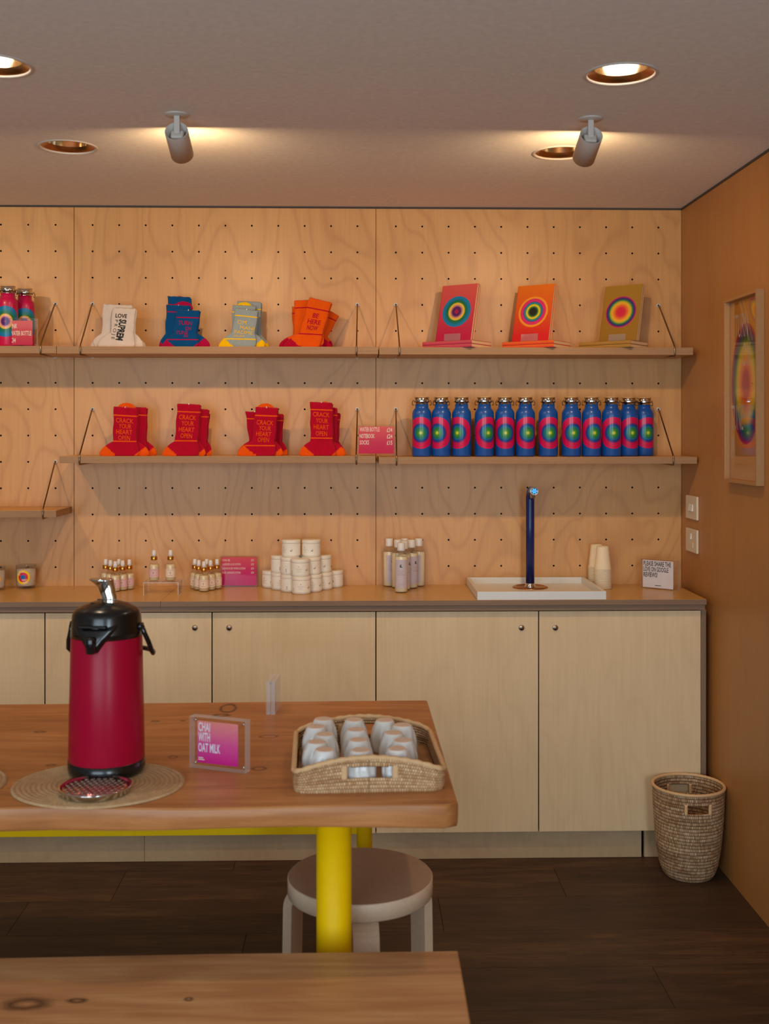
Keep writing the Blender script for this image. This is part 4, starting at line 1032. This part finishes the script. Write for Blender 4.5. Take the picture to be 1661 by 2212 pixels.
hd = Matrix.Translation((hx, -.028, hz)) @ Matrix.Rotation(PI / 2, 4, 'X')
MB().lathe([(.0156, -.006), (.0152, .036), (.0148, .043), (.0125, .0445), (.0122, .043)], 32, M=hd).make('spout_head', M['chrome'], t)
dsp = MB().lathe([(.0001, .0435), (.0126, .0435)], 32, M=hd).make('display', M['black_plastic'], t)
b = MB()
for k in range(6):
    Rk = hd @ Matrix.Rotation(PI / 3 * k, 4, 'Z')
    b.prism([(.0022, -.0004), (.0060, -.0026), (.0102, -.0014), (.0102, .0014), (.0060, .0026), (.0022, .0004)], .0436, .0441, M=Rk)
b.lathe([(.0001, .0441), (.0017, .0441), (.0017, .0436)], 12, M=hd); b.make('snowflake_light', M['led'], dsp)
MB().lathe([(.0001, -.022), (.009, -.022), (.0098, -.021), (.0098, 0)], 24, c=(hx - .002, -.052, hz - .004)).make('nozzle', M['chrome'], t)
# paper cups, inverted and nested
pc = tag(MB().lathe([(.0312, .0), (.0325, .0006), (.0325, .0026), (.0312, .0034), (.0308, .004), (.0223, .083), (.0215, .0838), (.0205, .0828), (.0200, .0800), (.0001, .0800)], 40).make('paper_cup', M['paper_cup']), 'cream paper cup upside down', 'cup')
CP = .0050
used = False
for (px, Y, n, nm) in [(1301.8, 4.122, 15, 'right'), (1289, 4.190, 15, 'left')]:
    for k in range(n):
        z = CT + .0004 + k * CP
        if k == n - 1: lb = 'cream paper cup upside down, topmost of the %s stack, nearly whole' % nm
        elif k == 0: lb = 'cream paper cup upside down, lowest of the %s stack, touching the worktop' % nm
        else: lb = 'cream paper cup in the %s stack, the %s rim up from the worktop' % (nm, ['first', 'second', 'third', 'fourth', 'fifth', 'sixth', 'seventh', 'eighth', 'ninth', 'tenth', 'eleventh', 'twelfth', 'thirteenth', 'fourteenth', 'fifteenth'][k])
        o = again(pc, used, (X_at(px, Y), Y, z), 0, lb, ('nested paper cups of the %s stack' % nm)); used = True

# ================================================================== TABLE AND BENCHES
def slab_wood(name, base, mid_, dark, knots, rough=.38):
    t = NT(name); t.set(rough=rough, spec=.4)
    v = t.coords()
    n0 = t.noise(t.mapping(v, scale=(.8, 3.2, 3.2)), 1.0, 2, .5, .4)
    sx = t.n('ShaderNodeSeparateXYZ', ins={0: v})
    # growth lines along x, bent by noise
    yy = t.math('ADD', sx.outputs[1], t.math('MULTIPLY', n0, .55))
    yy = t.math('ADD', yy, t.math('MULTIPLY', sx.outputs[2], .6))
    ln = t.math('MULTIPLY_ADD', t.math('SINE', t.math('MULTIPLY', yy, 95.0)), .5, .5)
    n2 = t.noise(t.mapping(v, scale=(5, 90, 90)), 1, 4, .6)
    n3 = t.noise(t.mapping(v, scale=(1.4, 7, 7)), 1.2, 4, .55, .6)
    f = t.math('ADD', t.math('MULTIPLY', ln, .07), t.math('MULTIPLY', n2, .34)); f = t.math('ADD', f, t.math('MULTIPLY', n3, .60))
    c = t.ramp(f, [(.32, lin(base)), (.52, lin(mid_)), (.74, lin(dark))])
    for (kx, ky, rx, ry, thick, kc) in knots:
        dx = t.math('DIVIDE', t.math('SUBTRACT', sx.outputs[0], kx), rx); dy = t.math('DIVIDE', t.math('SUBTRACT', sx.outputs[1], ky), ry)
        wob = t.noise(t.mapping(v, scale=(30, 30, 30)), 1, 2)
        r = t.math('SQRT', t.math('ADD', t.math('MULTIPLY', dx, dx), t.math('MULTIPLY', dy, dy)))
        r = t.math('ADD', r, t.math('MULTIPLY_ADD', wob, .7, -.35))
        ring = t.math('SUBTRACT', 1.0, t.math('MINIMUM', t.math('DIVIDE', t.math('ABSOLUTE', t.math('SUBTRACT', r, 1.0)), thick), 1.0))
        c = t.mix(t.math('MULTIPLY', ring, .85), c, lin(kc))
    t.col(c); t.bump(n2, .12, .0008); return t.mat
TZ_ = .75
back = [PZ(x, y, TZ_) for x, y in ((-420, 1524), (-200, 1523), (0, 1521), (160, 1519.5), (400, 1517.5), (620, 1515), (800, 1513), (910, 1512.3), (923, 1513))]
front = [PZ(x, y, TZ_) for x, y in ((990, 1733), (960, 1739), (870, 1738), (760, 1739), (650, 1741), (520, 1745), (380, 1747), (240, 1745), (120, 1743), (0, 1746), (-200, 1750), (-420, 1753))]
outl = [(p.x, p.y) for p in back] + [(p.x, p.y) for p in front]
def live_slab(outl, z1, th, name, mat, parent, wav=.006, seed=1, round_=.006, subdiv=4, cx=0, cy=0):
    """thick board whose sides swell and dip like a natural edge"""
    P = []
    n0 = len(outl)
    for i in range(n0):
        a, c = Vector(outl[i] + (0,)), Vector(outl[(i + 1) % n0] + (0,))
        m = max(1, int((c - a).length / .05))
        for k in range(m): P.append(a.lerp(c, k / m))
    n = len(P); c0 = sum((p for p in P), Vector()) / n
    prof = [(-.0045, 0), (-.0015, -.0012), (0, -.0045), (.001, -th * .5), (-.001, -th + .007), (-.0035, -th + .0015), (-.008, -th)]
    N = []
    for i in range(n):
        t_ = (P[(i + 1) % n] - P[i - 1]).normalized(); nn = Vector((t_.y, -t_.x, 0))
        if nn.dot(P[i] - c0) < 0: nn = -nn
        N.append(nn)
    rnd = random.Random(seed); ph = [rnd.uniform(0, 6) for _ in range(4)]
    vs = []
    for (o_, z) in prof:
        for i in range(n):
            q = P[i].x * 5 + P[i].y * 2
            lo = (z / th) * wav * (math.sin(q + ph[0]) + .5 * math.sin(2.3 * q + ph[1]))
            bl = wav * .5 * math.sin(q * 1.7 + ph[2]) * math.sin(PI * min(1, -z / th))
            p = P[i] + N[i] * (o_ + bl); vs.append((p.x - cx, p.y - cy, z1 + z + lo))
    k = len(prof); fs = [(j * n + i, j * n + (i + 1) % n, (j + 1) * n + (i + 1) % n, (j + 1) * n + i) for j in range(k - 1) for i in range(n)]
    b = MB().add(vs, fs, 0, True)
    b.f += [tuple(reversed(range(n))), tuple(range((k - 1) * n, k * n))]; b.m += [0, 0]; b.s += [False, False]
    return b.make(name, mat, parent)
def kn(px, py, rx, ry, z, th=.35, kc=(40, 20, 12)):
    p = PZ(px, py, z); return (p.x, p.y, rx, ry, th, kc)
knots = [kn(493, 1530, .020, .040, TZ_, .3, (22, 10, 6)), kn(478, 1545, .016, .010, TZ_, .9, (20, 10, 6)), kn(581, 1591, .020, .012, TZ_, .25), kn(373, 1635, .009, .010, TZ_, .4),
         kn(110, 1653, .008, .006, TZ_, .9, (50, 28, 20)), kn(86, 1581, .010, .006, TZ_, 1.0, (60, 34, 22)), kn(335, 1558, .008, .005, TZ_, .9), kn(395, 1557, .005, .004, TZ_, 1), kn(560, 1660, .014, .012, TZ_, .5, (70, 40, 26))]
M['table_wood'] = slab_wood('redwood_slab', (210, 146, 90), (182, 118, 66), (144, 88, 48), knots)
LEGY = 2.385
tbl = thing('table', 'long live-edge wooden table on yellow posts holding the red flask', 'table', (-.9, 2.62, 0))
live_slab(outl, TZ_, .047, 'tabletop', M['table_wood'], tbl, wav=.0035, seed=3, cx=-.9, cy=2.62)
bpy.data.objects['tabletop'].data.update()
# knots are given in world x,y: shift the top's own coordinates to match
tp = bpy.data.objects['tabletop']
for v in tp.data.vertices: v.co.x += -.9; v.co.y += 2.62
tp.location = (.9, -2.62, 0)
lx = X_at(721.5, LEGY)
for xx in (lx, lx - 2.0):
    MB().lathe([(.0001, .012), (.0375, .012), (.0375, TZ_ - .055), (.0001, TZ_ - .055)], 40, c=(xx + .9, LEGY - 2.62, 0)).make('leg', M['yellow'], tbl)
    MB().box(xx + .9 - .12, xx + .9 + .12, LEGY - 2.62 - .10, LEGY - 2.62 + .06, 0.0005, .012).make('foot_plate', M['yellow'], tbl, bevel=.002)
    MB().box(xx + .9 - .09, xx + .9 + .09, LEGY - 2.62 - .07, LEGY - 2.62 + .09, TZ_ - .055, TZ_ - .0495).make('mount_plate', M['yellow'], tbl)
BZ = .45
def bench(label, yb0, yb1, xr, th, wood, seed, legx, skew=0):
    t = thing('bench', label, 'bench', (-.9, (yb0 + yb1) / 2, 0)); cy = (yb0 + yb1) / 2
    ol = [(-2.1, yb0), (-1.2, yb0 + .008), (-.6, yb0 - .003), (xr + skew, yb0), (xr, yb1), (-.3, yb1), (-.9, yb1 - .012), (-1.6, yb1 - .004), (-2.1, yb1)]
    live_slab(ol, BZ, th, 'seat_board', wood, t, wav=.002, seed=seed, cx=-.9, cy=cy)
    hy = (yb1 - yb0) / 2 - .06
    for lx_ in (legx, legx - 1.7):
        for sy in (-1, 1):
            MB().lathe([(.0001, .0005), (.0215, .0005), (.0215, BZ - th - .0005), (.0001, BZ - th - .0005)], 28, c=(lx_ + .9, sy * hy, 0)).make('leg', M['yellow'], t)
    for sy in (-1, 1): MB().box(legx - 1.7 + .9 + .02, legx + .9 - .02, sy * hy - .012, sy * hy + .012, BZ - th - .040, BZ - th - .001).make('rail', M['yellow'], t, bevel=.001)
    return t
yb = PZ(700, 2056, BZ).y
M['bench_wood'] = slab_wood('bench_slab', (222, 170, 118), (196, 138, 90), (150, 98, 60), [(X_at(70, 2.08) + .9, -.01, .03, .016, .8, (84, 50, 32)), (X_at(180, 2.1) + .9, .0, .012, .006, 1, (50, 30, 22)), (X_at(415, 2.1) + .9, .0, .006, .005, 1, (56, 32, 22))], rough=.42)
bench('wooden bench with yellow legs in the foreground, along the bottom of the frame', yb - .36, yb, PZ(990, 2056, BZ).x, .045, M['bench_wood'], 11, X_at(640, 2.05), skew=PZ(1016, 2212, BZ).x - PZ(990, 2056, BZ).x)
bench('wooden bench with yellow legs on the far side of the table', 3.06, 3.39, X_at(855, 3.06), .041, M['bench_wood'], 5, X_at(787, 3.12))

# ================================================================== STOOL
sp_ = PZ(778, 1889, .44)
st = thing('stool', 'round three-legged pale birch stool behind the yellow table post', 'stool', (sp_.x, sp_.y, 0), math.radians(0))
SRR = .171
M['stool_seat'] = plain('stool_seat_birch', (186, 150, 120), .5, bumpy=.06, bs=90)
MB().lathe([(.0001, .400), (SRR - .002, .400), (SRR, .402), (SRR, .438), (SRR - .002, .440), (.0001, .440)], 72).make('seat', [M['birch']], st)
MB().lathe([(.0001, .4404), (SRR - .002, .4404)], 72).make('seat_top', M['stool_seat'], st)
def stool_leg(ang):
    # bentwood L leg: horizontal under the seat, curving down outside
    W2, T = .030, .024; path = []
    ro = SRR + .022; rc = .052
    path.append((SRR - .09, .388)); path.append((ro - rc - T / 2, .388))
    for k in range(1, 9):
        a = PI / 2 * k / 8; path.append((ro - rc - T / 2 + rc * math.sin(a), .388 - rc + rc * math.cos(a)))
    path.append((ro - T / 2 + .006, .0)); 
    vs = []; n = len(path)
    for i, (r, z) in enumerate(path):
        a = path[max(i - 1, 0)]; c = path[min(i + 1, n - 1)]
        t_ = Vector((c[0] - a[0], c[1] - a[1])).normalized(); nn = Vector((-t_.y, t_.x))
        for (s, w_) in ((1, -1), (1, 1), (-1, 1), (-1, -1)):
            rr = r + nn.x * s * T / 2; zz = max(.0005, z + nn.y * s * T / 2)
            x = rr; y = w_ * W2
            vs.append((x * math.cos(ang) - y * math.sin(ang), x * math.sin(ang) + y * math.cos(ang), zz))
    fs = [(i * 4 + j, i * 4 + (j + 1) % 4, (i + 1) * 4 + (j + 1) % 4, (i + 1) * 4 + j) for i in range(n - 1) for j in range(4)] + [(3, 2, 1, 0), tuple(4 * (n - 1) + j for j in range(4))]
    return MB().add(vs, fs)
for a in (-86, 34, 154): stool_leg(math.radians(a)).make('leg', M['birch'], st, bevel=.002)

# ================================================================== WICKER BIN
def bin_r(z):
    K = [(0, .074), (.012, .083), (.04, .093), (.09, .102), (.15, .108), (.22, .1125), (.30, .1155)]
    for (a, ra), (c, rc_) in zip(K[:-1], K[1:]):
        if z <= c: 
            q = (z - a) / (c - a); return ra + (rc_ - ra) * q
    return K[-1][1]
bpz = .297
bxp = PY(1487, 1697, 3.735)
t = thing('waste_basket', 'tall round wicker bin on the floor against the right wall', 'bin', (min(bxp.x, XR - .121), 3.735, 0.0005))
NR = 27
def bin_fn(u, v):
    z = v * bpz; a = 2 * PI * u - PI / 2
    r = bin_r(z) + .0012 * abs(math.sin(PI * v * NR)) 
    return (r * math.cos(a), r * math.sin(a), z)
def bin_skip(u, v):
    z = v * bpz
    for c in (0.0, .5, 1.0):
        if abs(u - c) < .056 and .236 < z < .264: return True
    return False
MB().grid(bin_fn, 180, NR * 4, cu=True, uvf=lambda u, v: (u, v), skip=bin_skip).make('basket_wall', M['rattan_bin'], t, solid=.005)
MB().lathe([(.0001, .004), (.072, .004)], 40).make('basket_base', M['rattan_plain'], t)
n = 90; MB().tube([(.1165 * math.cos(2 * PI * k / n), .1165 * math.sin(2 * PI * k / n), bpz + .001) for k in range(n)], [.0048 + .0008 * (k % 2) for k in range(n)], 10, closed=True).make('rim', M['rattan_plain'], t)
for c in (-PI / 2, PI / 2):
    for s in (-1, 1):
        a = c + s * 2 * PI * .056; r = bin_r(.25) + .001
        MB().tube([(r * math.cos(a), r * math.sin(a), .232 + .036 * q / 6) for q in range(7)], .0058, 8).make('handle_binding', M['rattan_plain'], t)

# ================================================================== WOVEN TRAY WITH CUPS
BY0 = PZ(798, 1712, TZ_).y
tl = PZ(636, 1712, TZ_); tr_ = PZ(961, 1712, TZ_)
BW = tr_.x - tl.x; BD = .326; bc = Vector(((tl.x + tr_.x) / 2 - .006, BY0 + BD / 2, TZ_ + .0008))
ROT = math.radians(2.2)
t = thing('woven_tray', 'rattan tray with curved handles on the table, full of white cups', 'tray', bc, ROT)
cr = .028
def rr_path(u, inset=0):
    w2, d2 = BW / 2 - inset, BD / 2 - inset; r = cr
    L = [2 * (w2 - r), PI * r / 2, 2 * (d2 - r), PI * r / 2] * 2; T = sum(L); s = u * T
    # start at front centre going +x
    s = (s + L[0] / 2) % T
    cs = [(w2 - r, -d2 + r, -PI / 2), (w2 - r, d2 - r, 0), (-w2 + r, d2 - r, PI / 2), (-w2 + r, -d2 + r, PI)]
    starts = [(-w2 + r, -d2), (w2, -d2 + r), (w2 - r, d2), (-w2, d2 - r)]; dirs = [(1, 0), (0, 1), (-1, 0), (0, -1)]
    for k in range(4):
        if s <= L[2 * k]: return (starts[k][0] + dirs[k][0] * s, starts[k][1] + dirs[k][1] * s)
        s -= L[2 * k]
        if s <= L[2 * k + 1]:
            a = cs[k][2] + s / r; return (cs[k][0] + r * math.cos(a), cs[k][1] + r * math.sin(a))
        s -= L[2 * k + 1]
    return starts[0]
def tray_h(x, y):
    f = max(0.0, min(1.0, (abs(y) - (BD / 2 - .05)) / .05)); f = f * f * (3 - 2 * f)
    return .040 + f * .030 * max(0.0, math.cos(PI * x / (BW * .98))) ** .8
SK = (.052, .032, .058 - .006)
def tray_fn(u, v):
    x, y = rr_path(u); h = tray_h(x, y); z = v * h
    k = 1 + .02 * (v - .5) + .0; bul = .0015 * abs(math.sin(PI * v * 9))
    d = math.hypot(x, y); return (x * k + x / d * bul, y * k + y / d * bul, z)
HZ1, HZ2 = .029, .054
def tray_skip(u, v):
    x, y = rr_path(u); z = v * tray_h(x, y)
    return abs(y) > BD / 2 - .01 and abs(x) < .047 and HZ1 < z < HZ2
MB().grid(tray_fn, 320, 36, cu=True, uvf=lambda u, v: (u, v), skip=tray_skip).make('tray_wall', M['rattan_tray'], t, solid=.006)
bt = MB().box(-BW / 2 + .006, BW / 2 - .006, -BD / 2 + .006, BD / 2 - .006, .001, .007)
bt.make('tray_base', plain('rattan_floor_shaded', (158, 112, 70), .6, bumpy=.3, bs=300), t)  # shade inside the tray put into this darker base colour
n = 260
MB().tube([((lambda q: (q[0], q[1], q[2] + .001))(tray_fn(k / n, 1.0))) for k in range(n)], [.0052 + .0009 * math.sin(k * 1.3) for k in range(n)], 10, closed=True).make('rim', M['rattan_plain'], t)
for sy in (-1, 1):
    for sx in (-1, 1):
        MB().box(sx * .052 - .0062, sx * .052 + .0062, sy * BD / 2 * 1.005 - .0052, sy * BD / 2 * 1.005 + .0052, HZ1 - .002, HZ2 + .002).make('handle_binding', M['rattan_plain'], t, bevel=.003, seg=2)
# handmade tumblers upside down
def tumbler(seed):
    r = random.Random(seed); nf = 9; ph = r.uniform(0, 6)
    t = thing('ceramic_cup', '', 'cup')
    def fn(u, v):
        a = 2 * PI * u; K = [(0, .0316), (.06, .0328), (.25, .0338), (.5, .0326), (.72, .0292), (.88, .0250), (.97, .0224), (1, .0205)]
        for (p, rp), (q, rq) in zip(K[:-1], K[1:]):
            if v <= q + 1e-9: rad = rp + (rq - rp) * (v - p) / (q - p); break
        fa = (a * nf / (2 * PI) + ph + .5 * math.sin(v * 3)) % 1.0 - .5
        facet = 1 - .055 * math.cos(2 * PI * fa) * math.sin(PI * min(1, v * 1.05)) + .02 * math.sin(2 * a + ph)
        rad *= .945; return (rad * facet * math.cos(a), rad * facet * math.sin(a), v * .068)
    MB().grid(fn, 72, 22, cu=True).make('glazed_wall', M['ceramic'], t)
    b = MB(); nn = 72; p = [fn(i / nn, 1.0) for i in range(nn)]
    b.add([(x * 1.0, y * 1.0, z) for x, y, z in p] + [(x * .9, y * .9, z + .0012) for x, y, z in p], [(i, (i + 1) % nn, nn + (i + 1) % nn, nn + i) for i in range(nn)], 0, True)
    b.f.append(tuple(nn + i for i in range(nn))); b.m.append(0); b.s.append(False)
    b.make('clay_foot', M['clay'], t)
    return t
protos = [tumbler(s) for s in (1, 2, 3)]; usedp = [False] * 3
TT = TZ_ + .0085
cups = [(701, 1615), (684, 1598.5), (701, 1582), (683, 1565.5), (698, 1549), (779, 1616), (774, 1594), (769, 1572), (765, 1550.5), (858, 1613), (870, 1595), (850, 1579), (869, 1562), (831, 1551.5)]
rowlab = ['nearest in the left row', 'second in the left row', 'third in the left row', 'fourth in the left row', 'furthest in the left row', 'nearest in the middle row, seen through the handle', 'second in the middle row', 'third in the middle row', 'furthest in the middle row', 'nearest in the right row', 'second in the right row', 'third in the right row', 'fourth in the right row', 'furthest in the right row']
for i, (px, py) in enumerate(cups):
    p = PZ(px, py + 3, TT + .069)
    k = i % 3
    again(protos[k], usedp[k], (p.x, p.y, TT), random.uniform(0, 6), 'white upturned cup in the woven tray, ' + rowlab[i], 'white cups in the woven tray'); usedp[k] = True

# ================================================================== AIRPOT, MATS, CHAI SIGN
def oval_mat(loc, rx, ry, label):
    t = thing('placemat', label, 'mat', loc, 0, 'jute placemats on the table')
    nr = 17
    def fn(u, v):
        a = 2 * PI * u; r = v
        z = .0022 + .0028 * abs(math.sin(PI * v * nr)) ** .7 + .0006 * math.sin(a * 90 + int(v * nr) * 2)
        if v > .999: z = .0005
        return (rx * r * math.cos(a), ry * r * math.sin(a), z)
    MB().grid(fn, 200, nr * 5, cu=True).make('braid_coil', M['jute'], t)
    return t
mc = Vector((X_at(214, 2.35), 2.348, TZ_ + .0005))
oval_mat(mc, .177, .152, 'oval braided jute mat under the red flask')
oval_mat(Vector((X_at(11, 2.35) - .178, 2.35, TZ_ + .0005)), .177, .152, 'oval braided jute mat barely showing at the left edge')
ap = Vector((X_at(230.5, 2.425), 2.425, TZ_ + .0062))
t = thing('airpot_flask', 'tall crimson pump flask with black top on the jute mat', 'flask', ap, math.radians(-9))
def zpx(py, Y=2.425): return PY(230, py, Y).z - ap.z
zb_ = zpx(1661, 2.345); zt_ = zpx(1386, 2.35); zh = zpx(1318)
RB, RT = .0808, .0752
MB().lathe([(.0001, 0), (.074, 0), (.0795, .004), (RB + .0006, .010), (RB + .0006, zb_), (RB - .002, zb_ + .0012)], 64).make('base_ring', M['black_plastic'], t)
MB().lathe([(RB - .001, zb_), (RB - .0004, zb_ + .002), (RB - .0025, zb_ + .12), (RT, zt_ - .002), (RT - .001, zt_)], 80).make('body', M['airpot_red'], t)
MB().lathe([(RT - .002, zt_ - .0006), (RT + .0006, zt_), (RT - .0002, zt_ + .012), (.0722, zt_ + .045), (.0705, zh - .004), (.068, zh + .001), (.062, zh + .006), (.046, zh + .014), (.024, zh + .020), (.0001, zh + .021)], 72).make('head', M['black_plastic'], t)
# pouring spout on the front of the head
b = MB(); zs0 = zh - .012
rows_ = [(.047, zh - .006, -.050, .004), (.047, zh - .020, -.066, .010), (.044, zh - .030, -.072, .016), (.034, zh - .045, -.073, .022), (.022, zh - .062, -.072, .028), (.0125, zh - .076, -.072, .030)]
def spout_fn(u, v):
    q = v * (len(rows_) - 1); i = min(int(q), len(rows_) - 2); f = q - i
    hw_, z, y, dp = [rows_[i][k] + (rows_[i + 1][k] - rows_[i][k]) * f for k in range(4)]
    a = PI * u; return (-hw_ * math.cos(a), y - dp * math.sin(a) ** .7 + .012, z)
b.grid(spout_fn, 20, 24); b.make('spout_cover', M['black_plastic'], t)
zn = zpx(1397)
MB().lathe([(.0001, 0), (.0085, 0), (.0098, .001), (.0098, .010), (.0112, .012), (.0112, .030), (.009, .034), (.0001, .034)], 28, c=(0, -.088, zn + .002)).make('nozzle', M['black_plastic'], t)
MB().box(-.030, .030, -.0835, -.070, zh - .026, zh - .021).make('spout_lip', M['black_plastic'], t, bevel=.002)
# chrome horn lever
rings_ = [(.026 - .003, -.014, zh + .015, .017, .014), (.010, -.010, zh + .030, .0165, .012), (.006, -.009, zh + .040, .0175, .012), (.002, -.008, zh + .052, .019, .013), (-.004, -.008, zh + .0605, .023, .016), (-.008, -.008, zh + .0655, .0262, .019), (-.009, -.008, zh + .0675, .0266, .0195), (-.009, -.008, zh + .0690, .0240, .017), (-.009, -.008, zh + .0670, .0120, .009), (-.009, -.008, zh + .0665, .0002, .0002)]
rings_[0] = (.010, -.010, zh + .008, .017, .012)
b = MB(); b.grid(lambda u, v: (lambda r_: (r_[0] + r_[3] * math.cos(2 * PI * u), r_[1] + r_[4] * math.sin(2 * PI * u), r_[2]))(rings_[min(int(round(v * (len(rings_) - 1))), len(rings_) - 1)]), 36, len(rings_) - 1, cu=True)
b.make('pump_lever', M['chrome'], t)
MB().tube([(-.012, -.0215, zh + .026), (.032, -.0215, zh + .026)], .0016, 8).make('lever_pin', M['steel'], t)
b = MB(); b.prism([(-.030, .0), (.010, .0), (.008, .012), (-.022, .014)], -.028, .016, axis='y', M=Matrix.Translation((-.004, 0, zh + .006))); b.make('lever_guard', M['black_plastic'], t, bevel=.004, seg=3)
zp = zpx(1351)
for s in (-1, 1):
    MB().lathe([(.0001, 0), (.0085, 0), (.0085, .010), (.0001, .010)], 20, M=Matrix.Translation((s * .0705, 0, zp)) @ Matrix.Rotation(s * PI / 2, 4, 'Y')).make('pivot', M['black_plastic'], t)
zq = zpx(1414)
hpth = []
for k in range(0, 25):
    a = PI * k / 24; hpth.append((.086 * math.cos(a) * (1.0), .088 * math.sin(a), zq + .012 * 0))
full = [(.079, 0, zp), (.083, .004, zp - .015), (.090, .010, zp - .035), (.094, .018, zq + .008)] + [(.094 * math.cos(PI * k / 20), .018 + .078 * math.sin(PI * k / 20), zq) for k in range(1, 20)] + [(-.094, .018, zq + .008), (-.090, .010, zp - .035), (-.083, .004, zp - .015), (-.079, 0, zp)]
MB().tube(full, .0052, 12).make('carry_handle', M['black_plastic'], t)
# loose drip tray in front of the flask
dp_ = PZ(209, 1699, TZ_ + .012)
t = thing('drip_dish', 'round chrome drip dish with slotted grille in front of the red flask', 'dish', (dp_.x, dp_.y - .014, TZ_ + .0062), math.radians(4))
DR = .0725
MB().lathe([(.0001, 0), (DR - .004, 0), (DR - .001, .002), (DR, .011), (DR + .0012, .0125), (DR, .0140), (DR - .006, .0125), (DR - .008, .009), (.0001, .009)], 64).make('dish', M['chrome'], t)
b = MB()
for j in range(-4, 5):
    y = j * .0125; hwid = math.sqrt(max(0, (.0595) ** 2 - y * y)); m_ = int(hwid / .0068)
    for i in range(-m_, m_ + 1):
        x = i * .0125 + (.006 if j % 2 else 0)
        if x * x + y * y > .058 ** 2: continue
        b.lathe([(.0026, .0112), (.0050, .0112), (.0052, .0100)], 8, c=(x, y, 0))
b.make('grille_slots', M['steel'], t)
MB().lathe([(.0001, .0104), (DR - .008, .0104), (DR - .0075, .009)], 56).make('grille', plain('pink_reflection_steel', (216, 150, 160), .12, metal=1), t)  # pink tint paints a reflection into the steel
# chai sign
A_ = PZ(409, 1658, TZ_); B_ = PZ(529, 1672.5, TZ_); ang = math.atan2(B_.y - A_.y, B_.x - A_.x); W_ = (B_ - A_).length; H_ = PY(410.6, 1548, A_.y).z - TZ_
nrm = Vector((-math.sin(ang), math.cos(ang), 0)); D_ = .024; ctr = (A_ + B_) / 2 + nrm * D_ / 2
t = thing('menu_sign', 'clear acrylic block with pink chai card on the table', 'sign', (ctr.x, ctr.y, TZ_ + .0006), ang)
b = MB(); b.box(-W_ / 2, W_ / 2, -D_ / 2, D_ / 2, 0, H_, 0, edge=1); b.make('block', [M['clear'], M['clear_edge']], t)
fb = MB(); fr_ = .009
ring_pts = [(-W_ / 2, 0), (W_ / 2, 0), (W_ / 2, H_), (-W_ / 2, H_)]
magnets(t, W_, H_, D_, .009, .0028)
x0, x1, z0, z1 = -W_ / 2 + .014, W_ / 2 - .022, .010, H_ - .010
k = card(t, x0, x1, z0, z1, -.002, grad('chai_card_print', (238, 140, 130), (206, 0, 132), z0, z1, mid=(222, 78, 150)))
lettering([('CHAI', x0 + .003, z1 - .022, .0185, .029), ('WITH', x0 + .003, z1 - .044, .0185, .029), ('OAT MILK', x0 + .003, z1 - .067, .0185, .054)], mp, M['white_print'], k, bold=.018)
b = MB()
for zz, wd in ((z0 + .010, .012), (z0 + .006, .015)): b.box(x0 + .003, x0 + .003 + wd, -.00252, -.00248, zz, zz + .0022)
b.make('small_print', M['pale_print'], k)
# second clear block seen edge-on
A_ = PZ(574, 1545, TZ_); B_ = PZ(593.5, 1545, TZ_)
t = thing('acrylic_block', 'empty clear acrylic block seen edge-on at the back of the table', 'sign', ((A_.x + B_.x) / 2 + .0045, A_.y + .045, TZ_ + .0006), math.radians(-5))
hw = (B_.x - A_.x) / 2; H_ = PY(580, 1472.5, A_.y).z - TZ_
b = MB().box(-hw, -.0006, -.045, .045, 0, H_, 0, edge=1, keep='x'); b.make('half_block', [M['clear'], M['clear_edge']], t)
b = MB().box(.0006, hw, -.045, .045, 0, H_, 0, edge=1, keep='x'); b.make('half_block', [M['clear'], M['clear_edge']], t)
for z in (.008, H_ - .006):
    MB().lathe([(.0001, -.004), (.002, -.004), (.002, .004), (.0001, .004)], 12, M=Matrix.Translation((0, -.04, z)) @ Matrix.Rotation(PI / 2, 4, 'Y')).make('magnet', M['chrome'], t)
